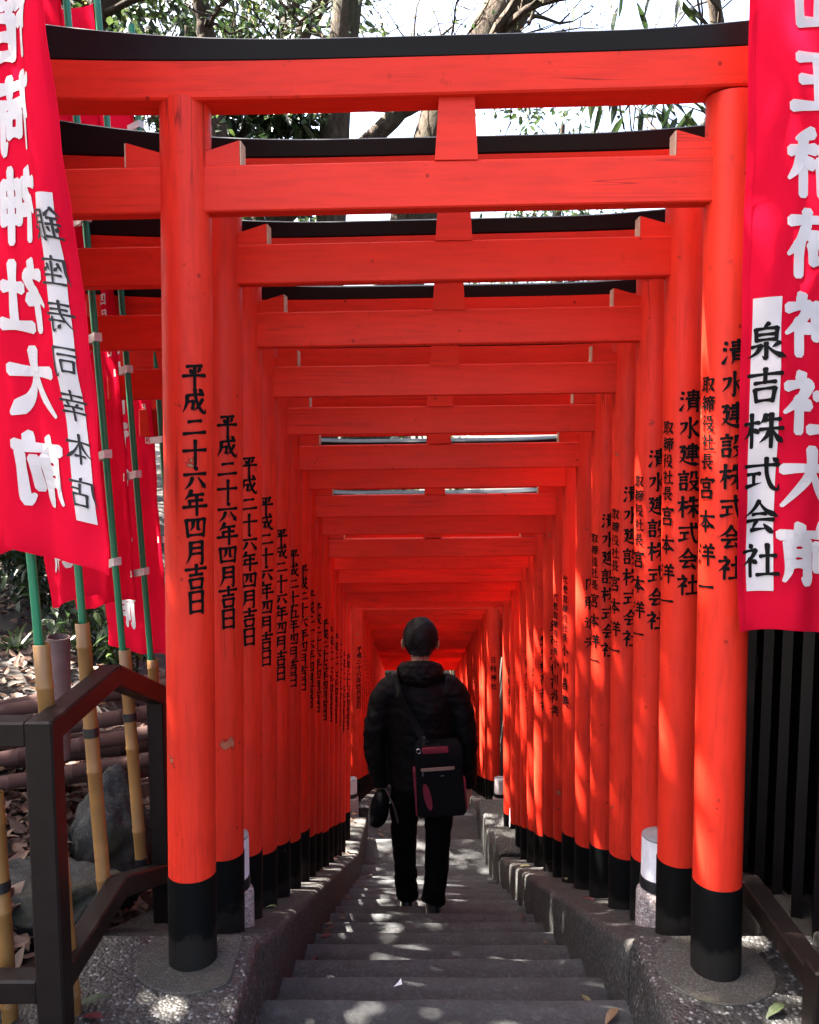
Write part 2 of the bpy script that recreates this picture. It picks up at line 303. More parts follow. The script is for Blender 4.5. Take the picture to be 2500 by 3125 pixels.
# ------------------------------------------------------------------ brush lettering (each character as strokes on a 100 x 100 field)
G = {
'平': "h22,82 78,86;d32,72 41,58;p70,74 60,58;h8,46 92,50;v50,84 50,2",
'成': "h22,70 84,76;p22,70 20,40 6,6;h24,46 44,48;v44,48 42,22 34,26;k50,96 56,52 72,18 90,4 94,22;p80,56 66,34 46,12;d66,96 78,84",
'二': "h26,68 74,72;h8,22 92,28", '十': "h6,54 94,58;v50,94 50,2", '一': "h8,48 92,54",
'六': "d46,96 55,80;h8,60 92,64;p38,48 30,26 10,4;n60,50 74,30 92,6",
'年': "p34,97 26,80 10,62;h28,78 80,81;h26,56 76,59;v28,56 28,34;h4,32 96,36;v54,80 54,0",
'四': "v14,80 20,14;h14,79 86,82;v86,82 80,14;p40,78 38,54 28,38;v58,80 58,46 70,42;h20,20 80,22",
'五': "h14,88 86,91;v46,90 38,10;h26,52 72,54;v72,54 68,10;h4,6 96,10",
'月': "p30,90 28,40 12,4;h30,88 74,91;v74,91 74,6 62,12;h30,66 72,68;h29,44 72,46",
'吉': "h10,80 90,84;v50,99 50,58;h26,58 74,61;v27,40 32,4;h27,40 74,43;v74,43 70,4;h32,7 70,9",
'日': "v26,88 28,4;h26,87 74,90;v74,90 74,2;h28,50 72,52;h28,10 72,12",
'清': "d10,92 20,81;d5,66 16,57;r6,6 22,36;h38,88 88,91;h40,75 86,77;h32,60 97,64;v62,99 62,60;p44,50 44,20 36,1;h44,50 82,52;v82,52 82,3 73,8;h46,36 80,37;h45,22 80,23",
'水': "v50,97 50,4 38,13;h10,67 34,71;p34,71 26,42 5,18;p84,80 70,65 56,57;n54,60 70,30 97,7",
'建': "h44,87 82,89;v82,89 80,62;h34,75 95,78;h44,62 82,64;h42,48 84,50;h36,34 90,37;v62,99 62,18;h8,82 26,86;p26,86 12,60;h12,60 28,63;p28,63 22,30 3,8;n10,36 30,14 60,5 99,3",
'設': "d22,98 28,89;h3,78 45,81;h10,64 38,66;h10,50 38,52;v10,34 12,4;h10,34 38,36;v38,36 36,4;h12,7 36,8;p60,90 58,66 48,54;h60,88 82,90;v82,90 82,64 95,62;h52,44 86,47;p86,47 72,20 46,1;n58,40 76,16 99,1",
'株': "h3,68 41,72;v22,97 22,0;p22,66 14,40 1,24;d24,56 39,43;p58,95 54,82 46,70;h54,78 90,81;h44,52 97,55;v70,97 70,0;p68,52 58,30 42,14;n72,52 84,30 99,13",
'式': "h8,72 92,77;h14,48 48,51;v32,50 32,18;r8,12 54,24;k62,97 66,50 78,14 92,3 95,21;d78,97 89,87",
'会': "p50,97 34,72 4,50;n50,95 68,70 97,51;h32,57 68,59;h14,38 86,42;p44,38 30,12;r28,10 76,16;d64,28 83,3",
'社': "d24,97 31,86;h6,74 42,78;p42,78 30,56 3,32;v26,54 26,0;d30,50 43,41;h54,60 92,63;v72,95 72,8;h44,5 98,9",
'取': "h4,88 54,91;v14,88 14,20;v42,90 42,0;h14,68 42,69;h14,48 42,49;r1,16 50,28;h56,78 90,81;p90,81 76,36 50,5;n58,64 76,30 99,5",
'締': "p24,97 10,76;h10,75 26,73;p36,84 20,56;h6,54 38,60;v22,54 22,2;p10,38 3,18;d32,40 39,24;d68,99 71,90;h46,84 97,87;d58,80 62,68;p84,82 78,68;v46,64 44,52;h46,64 96,66;v96,66 92,54;v54,46 54,14;h54,46 88,48;v88,48 88,16;v71,62 71,0",
'役': "p28,97 8,72;p30,70 5,42;v20,54 20,0;p54,90 52,66 42,54;h54,88 78,90;v78,90 78,66 93,64;h44,44 84,47;p84,47 68,20 38,1;n52,40 72,16 99,1",
'長': "v30,95 30,46;h30,92 78,94;h30,78 74,79;h30,64 74,65;h6,46 94,50;v32,46 32,8;r28,5 52,18;p80,38 62,26;n50,46 66,20 97,3",
'宮': "d48,99 53,90;v12,84 10,68;h12,84 88,87;p88,87 80,72;v32,70 34,48;h32,70 68,72;v68,72 66,48;h34,50 66,51;v22,34 24,2;h22,34 78,36;v78,36 76,2;h24,5 76,7",
'本': "h8,70 92,74;v50,98 50,0;p48,70 32,40 3,20;n52,70 70,40 97,19;h34,25 66,27",
'洋': "d10,92 20,81;d5,66 16,57;r6,6 22,36;d52,97 58,84;p82,99 74,84;h40,80 94,83;h44,60 90,62;h34,40 98,43;v68,82 68,0",
'山': "v50,94 50,16;v14,64 18,10;h16,14 86,18;v86,66 84,8", '王': "h16,86 84,89;h20,52 80,54;h5,10 95,14;v50,88 50,12",
'稲': "p40,97 12,86;h3,68 45,72;v24,88 24,0;p22,66 14,42 1,26;d26,58 41,45;p92,97 54,87;d54,78 58,66;d70,82 72,70;p93,82 84,68;v54,54 56,1;h54,54 91,56;v91,56 90,1;h56,30 90,31;h56,5 90,6",
'荷': "h5,85 95,88;v32,99 32,75;v68,99 68,75;p30,72 20,52 3,34;v20,52 20,0;h36,62 97,65;v84,64 84,3 72,12;v42,48 44,20;h42,48 68,49;v68,49 66,20;h44,23 66,24",
'神': "d22,97 29,86;h5,74 41,78;p41,78 28,56 3,34;v24,54 24,0;d28,48 41,39;v50,78 52,26;h50,78 90,80;v90,80 88,26;h52,54 88,55;h52,30 88,31;v70,99 70,0",
'大': "h5,64 95,69;p50,98 46,56 5,3;n50,64 66,30 97,4",
'前': "d28,99 37,86;p74,99 64,86;h4,79 96,83;p18,68 18,24 10,2;h18,66 48,68;v48,68 48,3 39,8;h18,48 46,49;h18,30 46,31;v66,66 66,22;v88,72 88,3 75,12",
'泉': "p54,99 42,87;v24,84 26,50;h24,83 76,85;v76,85 74,50;h26,67 74,68;h26,52 74,53;v50,44 50,1 41,8;h16,34 38,37;p38,37 28,18 6,3;p82,43 64,30;n54,34 70,16 98,1",
'銀': "p26,98 3,70;n26,96 47,72;h12,66 38,68;h6,48 44,50;v25,68 25,10;d12,40 16,28;p40,40 34,26;h2,7 48,13;v56,90 56,6;h56,90 88,91;v88,91 86,54;h56,73 86,74;h56,54 86,55;r54,3 72,16;p93,44 76,32;n66,52 78,24 99,3",
'座': "d50,99 55,90;h14,83 95,86;p16,83 14,40 1,3;p36,72 24,46;d36,62 47,50;p74,72 64,48;d74,62 87,50;v56,78 56,10;h28,34 86,36;h16,7 98,10",
'寿': "h16,86 86,89;h22,70 80,72;h4,54 96,57;p46,99 40,50 5,3;h34,34 92,36;v74,46 74,3 61,10;d46,24 55,11",
'司': "h14,90 88,92;v88,92 86,3 72,12;h12,68 70,70;v20,50 22,14;h20,50 60,51;v60,51 58,14;h22,16 58,17",
'幸': "h16,82 84,85;v50,99 50,66;h5,63 95,66;d32,58 39,47;p68,60 62,47;h20,44 80,46;h10,26 90,29;v50,46 50,0",
'店': "d50,99 55,90;h12,82 95,85;p16,82 14,40 1,3;v56,76 56,44;h56,60 88,62;v34,42 36,3;h34,42 82,44;v82,44 80,3;h36,6 80,7",
'小': "v50,95 50,5 39,14;p28,66 8,28;d72,66 92,32", '川': "p22,90 20,40 9,5;v50,86 50,14;v80,95 80,0",
'昌': "v30,95 32,54;h30,94 70,96;v70,96 68,54;h32,75 68,76;h32,56 68,57;v22,44 24,2;h22,44 78,46;v78,46 76,2;h24,25 76,26;h24,5 76,6",
'美': "d34,99 40,88;p68,99 60,88;h16,84 86,86;h22,70 78,72;h8,55 92,58;v50,84 50,56;h6,36 94,38;p50,54 44,30 6,1;n52,36 70,16 96,1",
'代': "p34,97 7,56;v22,70 22,0;h36,62 94,70;k56,97 62,50 78,12 92,3 95,22;d76,95 87,84",
'表': "h14,86 86,88;h20,72 80,73;h5,57 95,60;v50,99 50,58;p46,56 5,28;v34,40 34,6;r30,3 54,16;p82,46 64,34;n50,52 66,24 99,1",
'坂': "h4,62 36,65;v20,93 20,14;r1,8 40,22;p50,88 46,40 33,3;h48,86 96,90;h50,60 86,62;p86,62 72,28 46,1;n56,48 74,20 99,1",
'井': "h10,70 90,73;h4,38 96,41;p34,95 32,40 11,1;v66,97 66,0",
'宏': "d48,99 53,90;v12,84 10,68;h12,84 88,87;p88,87 80,72;h10,58 90,61;p40,76 30,40 5,10;p58,46 44,14;r42,10 84,18;d70,34 89,3",
'行': "p30,97 8,74;p32,70 3,42;v20,54 20,0;h46,84 90,87;h40,58 97,61;v74,60 74,3 61,10",
'岩': "v50,99 50,70;v20,86 22,68;h22,68 78,70;v80,88 78,66;h8,53 92,56;p44,54 30,28 3,6;v34,34 36,1;h34,34 80,35;v80,35 78,1;h36,4 78,5",
'原': "h14,88 95,90;p16,88 14,40 1,1;p56,86 50,76;v36,72 38,42;h36,72 80,73;v80,73 78,42;h38,57 78,58;h38,43 78,44;v58,42 58,3 48,8;p40,32 25,11;d76,32 93,11",
'内': "v16,76 16,1;h16,76 84,79;v84,79 84,3 72,10;p50,98 46,56 24,24;n50,56 64,44 75,27",
'藤': "h6,90 94,92;v34,99 34,82;v66,99 66,82;p12,74 12,30 3,3;h12,74 36,75;v36,75 36,5;h14,54 34,55;h14,36 34,37;d50,78 56,70;p84,78 78,68;h46,64 92,66;h42,50 98,52;p66,80 58,44 42,28;n68,50 80,38 99,28;v68,38 68,3;d50,26 58,17;p88,28 78,17",
'達': "h44,88 88,90;v66,99 66,74;h36,74 97,76;d54,70 58,60;p80,72 74,60;h40,58 94,60;h44,44 90,46;h38,30 97,32;v68,58 68,16;d10,93 22,80;h6,60 24,62;v24,62 20,28;n3,14 24,22 60,5 99,3",
'夫': "h16,78 84,81;h4,54 96,58;p50,98 46,50 5,3;n50,54 66,26 97,3",
'鉄': "p26,98 3,70;n26,96 47,72;h12,66 38,68;h6,48 44,50;v25,68 25,10;d12,40 16,28;p40,40 34,26;h2,7 46,13;p60,90 52,74;h56,76 90,79;h50,52 97,55;p72,98 68,50 48,3;n72,52 82,26 99,3",
'砲': "h4,86 42,88;p24,87 16,60 1,40;v14,54 16,20;h14,54 38,55;v38,55 36,20;h16,22 36,23;p58,98 44,68;h54,82 92,84;v92,84 90,40 82,44;h56,64 76,65;v76,65 76,44;h56,44 76,45;k56,64 56,16 66,5 94,7 97,24",
'洲': "d8,92 17,81;d4,66 14,57;r5,6 19,36;p40,92 38,40 29,3;d30,60 35,50;v62,90 62,3;d50,62 55,50;v88,97 88,0;d75,62 80,50",
'豊': "v38,99 38,66;v62,99 62,66;v18,86 18,64;h18,86 82,87;v82,87 82,64;h18,75 82,76;h18,64 82,65;h8,52 92,55;v30,42 32,24;h30,42 70,43;v70,43 68,24;h32,25 68,26;d34,20 41,10;p68,20 60,10;h5,3 95,7",
'八': "p38,80 30,40 5,5;n58,86 70,46 97,6", '丁': "h8,84 92,88;v52,86 52,3 37,12",
'堀': "h2,62 32,65;v17,93 17,16;r0,10 36,22;h44,90 90,92;v90,92 88,70;h44,70 88,71;p44,90 42,40 31,1;v68,64 68,3;v52,58 52,36;h52,36 86,37;v86,58 86,34;v48,26 48,4;h48,4 92,5;v92,28 92,1",
'東': "h10,84 90,87;v26,72 28,36;h26,72 74,73;v74,73 72,36;h28,54 72,55;h28,37 72,38;v50,99 50,0;p48,36 32,16 3,3;n52,36 70,16 97,3",
'京': "d50,99 55,90;h8,82 92,85;v28,68 30,42;h28,68 72,70;v72,70 70,42;h30,44 70,45;v50,42 50,3 40,10;p30,32 11,7;d68,32 89,9",
'急': "p40,99 14,70;h34,86 70,88;p70,88 60,74;h18,74 80,76;v80,76 80,46;h22,61 80,62;h18,46 80,47;d14,34 7,11;k30,36 32,10 50,1 70,5 73,20;d50,38 59,23;d80,34 93,13",
'電': "h18,92 82,94;v14,78 10,62;h14,78 88,80;p88,80 80,64;v50,92 50,54;d26,70 36,66;d26,60 36,56;d64,70 76,66;d64,60 76,56;v22,46 24,14;h22,46 76,47;v76,47 74,14;h24,31 74,32;h24,15 74,16;k50,52 50,10 60,1 92,1 97,18",
'枝': "h3,68 41,72;v22,97 22,0;p22,66 14,40 1,24;d24,56 39,43;h50,78 94,81;v70,98 70,54;h52,54 86,57;p86,57 72,24 46,3;n56,48 74,22 99,3",
}
PROF = {'h': [1.0, .74, .62, .78, 1.1], 'v': [1.15, .86, .8, .84, .78], 'p': [1.15, 1.0, .82, .55, .12], 'n': [.4, .62, .9, 1.45, .2],
        'd': [.35, .95, 1.3, .85], 'k': [1.05, .85, .85, 1.0, .12], 'r': [1.15, .85, .5, .12]}
def lerp_prof(p, t):
    x = t * (len(p) - 1); i = min(int(x), len(p) - 2); return p[i] + (p[i + 1] - p[i]) * (x - i)
def catmull(pts, n):
    out = []; m = len(pts)
    for k in range(m - 1):
        p0, p1, p2, p3 = pts[max(k - 1, 0)], pts[k], pts[k + 1], pts[min(k + 2, m - 1)]
        for i in range(n):
            t = i / n
            out.append(tuple(.5 * (2 * p1[c] + (p2[c] - p0[c]) * t + (2 * p0[c] - 5 * p1[c] + 4 * p2[c] - p3[c]) * t * t + (3 * p1[c] - p0[c] - 3 * p2[c] + p3[c]) * t ** 3) for c in range(len(p1))))
    out.append(tuple(pts[-1])); return out
def glyph(ch, weight, uni=0.0):
    """strokes of one character: list of (left points, right points) in 0..1"""
    res = []
    for st in G[ch].split(';'):
        ty = st[0]; pts = [tuple(float(q) for q in p.split(',')) for p in st[1:].split()]
        if ty == 'v' and len(pts) > 2:
            prof = [1.1, .85, .85, .95, .12]
        else: prof = PROF[ty]
        sm = catmull(pts, 8 if len(pts) == 2 else 6)
        L = [0]
        for a, b in zip(sm, sm[1:]): L.append(L[-1] + math.hypot(b[0] - a[0], b[1] - a[1]))
        le, ri = [], []
        N = len(sm)
        for i, p in enumerate(sm):
            a, b = sm[max(i - 1, 0)], sm[min(i + 1, N - 1)]
            dx, dy = b[0] - a[0], b[1] - a[1]; d = math.hypot(dx, dy) or 1
            nx, ny = -dy / d, dx / d
            wd = weight * .5 * (lerp_prof(prof, L[i] / L[-1]) * (1 - uni) + uni)
            bow = 1.2 * math.sin(math.pi * L[i] / L[-1]) if ty == 'h' else 0
            le.append(((p[0] + nx * wd) / 100, (p[1] + ny * wd + bow) / 100)); ri.append(((p[0] - nx * wd) / 100, (p[1] - ny * wd + bow) / 100))
        def capp(i, j, k=.55):   # rounded end
            a, b = sm[i], sm[j]; d = math.hypot(b[0] - a[0], b[1] - a[1]) or 1
            ux, uy = (a[0] - b[0]) / d, (a[1] - b[1]) / d
            wdt = math.hypot(le[i][0] - ri[i][0], le[i][1] - ri[i][1])
            cx, cy = (le[i][0] + ri[i][0]) / 2 + ux * wdt * .3, (le[i][1] + ri[i][1]) / 2 + uy * wdt * .3
            return ((cx + (le[i][0] - ri[i][0]) * k / 2, cy + (le[i][1] - ri[i][1]) * k / 2), (cx - (le[i][0] - ri[i][0]) * k / 2, cy - (le[i][1] - ri[i][1]) * k / 2))
        s0, s1 = capp(0, 1), capp(N - 1, N - 2)
        res.append(([s0[0]] + le + [s1[0]], [s0[1]] + ri + [s1[1]]))
    return res
def text_mesh(mb, cells, weight, place, uni=0.0, step=.00012):
    """cells: (char, x0, y0, sx, sy); place(x, y, lift) -> point"""
    for ch, x0, y0, sx, sy in cells:
        for k, (le, ri) in enumerate(glyph(ch, weight, uni)):
            n = len(le); vs = []
            for p in le + ri: vs.append(place(x0 + p[0] * sx, y0 + p[1] * sy, step * k))
            mb.add(vs, [(i, i + 1, n + i + 1, n + i) for i in range(n - 1)])
def column(s, xc, top, pitch, size, sizes=None):
    out = []; y = top
    for i, ch in enumerate(s):
        sz = sizes[i] if sizes else size
        pt = pitch[i] if hasattr(pitch, '__len__') else pitch
        out.append((ch, xc - sz / 2, y - pt / 2 - sz / 2, sz, sz)); y -= pt
    return out

# ------------------------------------------------------------------ ground, steps, kerbs
def ground():
    def axis(lo, hi, dense_lo, dense_hi, st, far):
        a = []; x = dense_lo
        while x <= dense_hi + 1e-6: a.append(x); x += st
        l = []; x = dense_lo; d = st
        while x > lo: d *= 1.35; x -= d; l.append(max(x, lo))
        r = []; x = a[-1]; d = st
        while x < hi: d *= 1.35; x += d; r.append(min(x, hi))
        return l[::-1] + a + r
    X = axis(-900, 900, -8, 4, .12, 1); Y = axis(-900, 900, 0, 18, .15, 1)
    vs = [(x, y, terz(x, y)) for y in Y for x in X]; n = len(X)
    fs = [(j * n + i, j * n + i + 1, (j + 1) * n + i + 1, (j + 1) * n + i) for j in range(len(Y) - 1) for i in range(n - 1)]
    mb = MB(); mb.add(vs, fs); o = mb.raw('ground', M['soil'], None, True); tag(o, kind='structure')
ground()
NOSE = [(2.53 + .335 * k, -1.776 - .151 * k) for k in range(14)] + [(7.28, -3.85), (7.98, -3.96), (8.89, -4.08)]
while NOSE[-1][0] < 16.5: NOSE.append((NOSE[-1][0] + .385, NOSE[-1][1] - .148))
def floor_h(y):
    for d, h in NOSE:
        if y <= d: return h
    return NOSE[-1][1] - .148
def steps():
    mb = MB(); x0, x1 = -.475, .70; NX = 26; prev = -1.2; nose_band = []
    for k, (d, h) in enumerate(NOSE):
        nh = NOSE[k + 1][1] if k + 1 < len(NOSE) else h - .148
        xo = .006 * max(0, d - 2.34)
        rings = []
        skew = random.uniform(-.006, .010)
        for i in range(NX + 1):
            t = i / NX; x = x0 + (x1 - x0) * t + xo
            j = .006 * nz(x * 4, d * 7) + .003 * nz(x * 19, d * 3, 2); jz = .004 * nz(x * 3, d * 5, 9); dd = d + j + skew * (t - .5) * 2
            z = h + EYE + jz; b = nh + EYE - .12
            back = (prev if k else -1.2)
            rings.append([(x, back - .02, b), (x, back - .02, z + .002), (x, back + .12, z + .001), (x, dd - .095, z), (x, dd - .05, z + .0005), (x, dd - .012, z), (x, dd - .003, z - .003), (x, dd, z - .012), (x, dd, b)])
        o0 = len(mb.v); mb.sweep(rings); prev = d; nose_band += [(0, 0, 0, .35, .85, 1, 1, .6, 0)[i % 9] for i in range(len(mb.v) - o0)]
    # lower landing behind the last step
    d, h = NOSE[-1]; z = h - .148 + EYE
    mb.add([(-.5, d - .02, z), (.75, d - .02, z), (.75, d + 6, z), (-.5, d + 6, z)], [(0, 1, 2, 3)])
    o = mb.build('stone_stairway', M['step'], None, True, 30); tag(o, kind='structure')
    at_ = o.data.attributes.new('nose_band', 'FLOAT', 'POINT'); at_.data.foreach_set('value', nose_band + [0.0] * (len(mb.v) - len(nose_band)))
steps()
def kerb(side):
    xi, xo = (-.452, -1.03) if side < 0 else (.672, 1.10)
    s = -1 if side < 0 else 1
    def run(name, ys, zf, mat, xo=xo, wob=.006):
        mb = MB(); rings = []
        for y in ys:
            sh = .006 * max(0, y - 2.34)
            z = zf(y); r = .028; ring = []
            jx = wob * nz(y * 5, side * 3); jz = wob * .7 * nz(y * 4, side * 7, 3)
            xx = xi + sh + jx
            ring.append((xx + s * .012 * 0, y, z - .75))
            ring.append((xx - s * .004, y, z - .12))
            for a in range(0, 91, 18):
                ring.append((xx + s * (r - r * math.cos(R(a))), y, z - r + r * math.sin(R(a)) + jz))
            for q in (.25, .5, .75):
                xq = xx + (xo + sh - xx) * q; ring.append((xq, y, z + .004 * nz(xq * 6, y * 6) + jz))
            ring.append((xo + sh, y, z + jz)); ring.append((xo + sh, y, z - .75))
            rings.append(ring)
        mb.sweep(rings); o = mb.build(name, mat, None, True, 40); tag(o, kind='structure')
    yr = lambda a, b, st: [a + (b - a) * i / max(1, round((b - a) / st)) for i in range(round((b - a) / st) + 1)]
    run('entrance_plinth', yr(-.6, 2.482, .06), lambda y: TZ(y), M['agg'], xo - .0 if side < 0 else 1.25)
    run('kerb', yr(2.50, 8.2, .05), lambda y: TZ(y) - .004, M['kerb'])
    run('lower_kerb', yr(8.62, 16.6, .08), lambda y: TZ(y) - .004, M['kerb'])
    # level blocks on the lower stretch of the right side
kerb(-1); kerb(1)
def kerb_blocks():
    mb = MB()
    for k, (a, b) in enumerate([(6.35, 6.75), (6.77, 7.2), (7.22, 7.75), (7.77, 8.35)]):
        z = TZ((a + b) / 2 - .18) + .045; x0 = .660 + .006 * 4 + .002 * k; x1 = .80
        mb.bar((x0 + .3, a, z - .2), (x0 + .3, b, z - .2), .6, .4, .015)
    tag(mb.build('kerb_blocks', M['kerb'], None), kind='structure')
kerb_blocks()

# ------------------------------------------------------------------ torii gates
PR = .0665
def pillar_axis(side, z): return side * (.7495 - (.7495 - .7110) * z / 2.38)
TILT = .013
Z_TIE, H_TIE, Z_LIN, H_LIN, Z_CAP = 2.10, .118, 2.372, .088, 2.459
def mk_pillar(side, z0, z1, r, nm, mat):
    mb = MB(); rings = []; N = 36; zs = [z0 + (z1 - z0) * i / 14 for i in range(15)]
    for z in zs:
        cx = pillar_axis(side, z)
        rings.append([(cx + (r + .0012 * nz(math.cos(a) * 2, math.sin(a) * 2, z * 2 + side)) * math.cos(a), (r + .0012 * nz(math.cos(a) * 2 + 5, math.sin(a) * 2, z * 2)) * math.sin(a), z) for a in [2 * math.pi * i / N for i in range(N)]])
    mb.sweep(rings); return mb.build(nm, mat, None, True, 50)
def tilt(x): return TILT * x
def mk_tie():
    mb = MB(); ch = .004; D = .033; rings = []
    for x in [-1.305, -1.300] + [-1.2 + i * .2 for i in range(13)] + [1.300, 1.305]:
        k = 0 if abs(x) < 1.3025 else ch; z0, z1 = Z_TIE + tilt(x) + k, Z_TIE + H_TIE + tilt(x) - k; d = D - k
        rings.append([(x, -d + ch, z0), (x, d - ch, z0), (x, d, z0 + ch), (x, d, z1 - ch), (x, d - ch, z1), (x, -d + ch, z1), (x, -d, z1 - ch), (x, -d, z0 + ch)])
    mb.sweep(rings); return mb.build('tie_beam', M['red_beam'])
def sori(x, k): a = max(0, abs(x) - .35); return k * a * a
def mk_lintel():
    mb = MB(); ch = .005; D = .060; rings = []
    xs = [-1.36 + i * .085 for i in range(33)]
    for x in xs:
        z0, z1 = Z_LIN + tilt(x) + sori(x, .022), Z_LIN + H_LIN + tilt(x) + sori(x, .036); d = D
        rings.append([(x, -d + ch, z0), (x, d - ch, z0), (x, d, z0 + ch), (x, d + .008, z1), (x, -d - .008, z1), (x, -d, z0 + ch)])
    mb.sweep(rings); return mb.build('lintel', M['red_beam'])
def mk_cap():
    mb = MB(); ch = .005; D = .063; rings = []
    xs = [-1.44 + i * .09 for i in range(33)]
    for x in xs:
        z0 = Z_CAP + .0015 + tilt(x) + sori(x, .036); z1 = Z_CAP + .052 + tilt(x) + sori(x, .105); d = D + .004 * abs(x)
        rings.append([(x, -d + ch, z0), (x, d - ch, z0), (x, d, z0 + ch), (x, d + .012, z1 - ch), (x, d + .004, z1), (x, 0, z1 + .012), (x, -d - .004, z1), (x, -d - .012, z1 - ch), (x, -d, z0 + ch)])
    mb.sweep(rings); return mb.build('cap_beam', M['black_beam'], None, False)
def mk_strut():
    mb = MB(); z0, z1 = Z_TIE + H_TIE - .0005, Z_LIN + .003; a, b, d = .0555, .0455, .036
    r0 = [(-a, -d, z0), (a, -d, z0), (a, d, z0), (-a, d, z0)]; r1 = [(-b, -d, z1), (b, -d, z1), (b, d, z1), (-b, d, z1)]
    mb.sweep([r0, r1]); return mb.build('centre_strut', M['red_beam'])
def mk_wedge(side, inner):
    """wedge on the tie beam against a pillar; tall end away from the pillar, bare end grain there"""
    zc = Z_TIE + H_TIE; px = pillar_axis(side, zc); dr = -side if inner else side
    xa = px + dr * (PR - .012); xb = px + dr * (PR + .083); d = .028; z = zc + .0006
    mb = MB(); za, zb = z + tilt(xa), z + tilt(xb)
    ra = [(xa, -d, za), (xa, d, za), (xa, d, za + .034), (xa, -d, za + .034)]; rb = [(xb, -d, zb), (xb, d, zb), (xb, d, zb + .062), (xb, -d, zb + .062)]
    mb.sweep([ra, rb]); o = mb.build('wedge', M['red_beam'])
    e = MB(); xe = xb + dr * .001; e.sweep([[(xe, -d + .001, zb + .001), (xe, d - .001, zb + .001), (xe, d - .001, zb + .061), (xe, -d + .001, zb + .061)], [(xe + dr * .003, -d + .001, zb + .001), (xe + dr * .003, d - .001, zb + .001), (xe + dr * .003, d - .001, zb + .061), (xe + dr * .003, -d + .001, zb + .061)]])
    g = e.build('end_grain', M['endgrain'], o); return o, g
def mk_text(side, cols):
    mb = MB()
    for cells, a0, wt in cols:
        def place(x, y, lift):
            a = R(a0) + x / PR; r = PR + .0022 + lift; return (pillar_axis(side, y) + r * math.sin(a), -r * math.cos(a), y)
        text_mesh(mb, cells, wt, place)
    return mb.build('inscription', M['ink'])
DATE = '平成二十六年四月吉日'; DATE5 = '平成二十五年四月吉日'
def left_text(s): return mk_text(-1, [(column(s, 0, 1.708, .0675, .069), 31, 14.5)])
def right_text(main, small=None, tail=0):
    cols = []
    if main:
        p = .080 if len(main) >= 8 else .095 if len(main) <= 4 else .086
        top = 1.76 if len(main) >= 8 else 1.62
        cols.append((column(main, 0, top, p, .064), -3, 14))
    if small:
        n = len(small); sz = [.042] * (n - tail) + [.058] * tail; pt = [.0505] * (n - tail) + [.089] * tail
        cols.append((column(small, 0, 1.665, pt, 0, sz), -62, 14))
    return mk_text(1, cols)
P = {}
for s, nm in ((-1, 'L'), (1, 'R')):
    P['pillar' + nm] = mk_pillar(s, -.06, Z_LIN + .004, PR, 'pillar', M['red_post'])
    P['foot' + nm] = mk_pillar(s, -.10, .262, PR + .0022, 'painted_foot', M['sleeve'])
P['tie'] = mk_tie(); P['lintel'] = mk_lintel(); P['cap'] = mk_cap(); P['strut'] = mk_strut()
P['wedges'] = [mk_wedge(s, i) for s in (-1, 1) for i in (True, False)]
LT = {DATE: left_text(DATE), DATE5: left_text(DATE5)}
RTX = [right_text('清水建設株式会社', '取締役社長宮本洋一', 4), right_text('内藤達夫'), right_text(None, '代表取締役社長小川昌美', 4), right_text('鉄砲洲稲荷神社'), right_text('豊岩稲荷神社'),
       right_text('八丁堀稲荷神社'), right_text('大原稲荷神社'), right_text('東京急行電鉄株式会社'), right_text('坂井宏行'), right_text('日枝神社')]
protos = [P[k] for k in ('pillarL', 'pillarR', 'footL', 'footR', 'tie', 'lintel', 'cap', 'strut')] + [o for w2 in P['wedges'] for o in w2] + list(LT.values()) + RTX
NUKI = [(2.344, .565), (2.711, .437), (3.040, .276), (3.376, .115), (3.746, -.032), (4.101, -.202), (4.453, -.321), (4.741, -.492), (5.084, -.639), (5.489, -.828), (5.835, -.965), (6.205, -1.125), (6.495, -1.249), (6.842, -1.404), (7.35, -1.556)]
for k in range(20):
    y = 8.957 + .352 * k; NUKI.append((y, T(y) + 2.095))
ORD = ['first', 'second', 'third', 'fourth', 'fifth', 'sixth', 'seventh', 'eighth', 'ninth', 'tenth', 'eleventh', 'twelfth', 'thirteenth', 'fourteenth', 'fifteenth', 'sixteenth', 'seventeenth', 'eighteenth', 'nineteenth', 'twentieth']
def cp(o, parent): c = o.copy(); COL.objects.link(c); c.parent = parent; return c
XC0 = .128
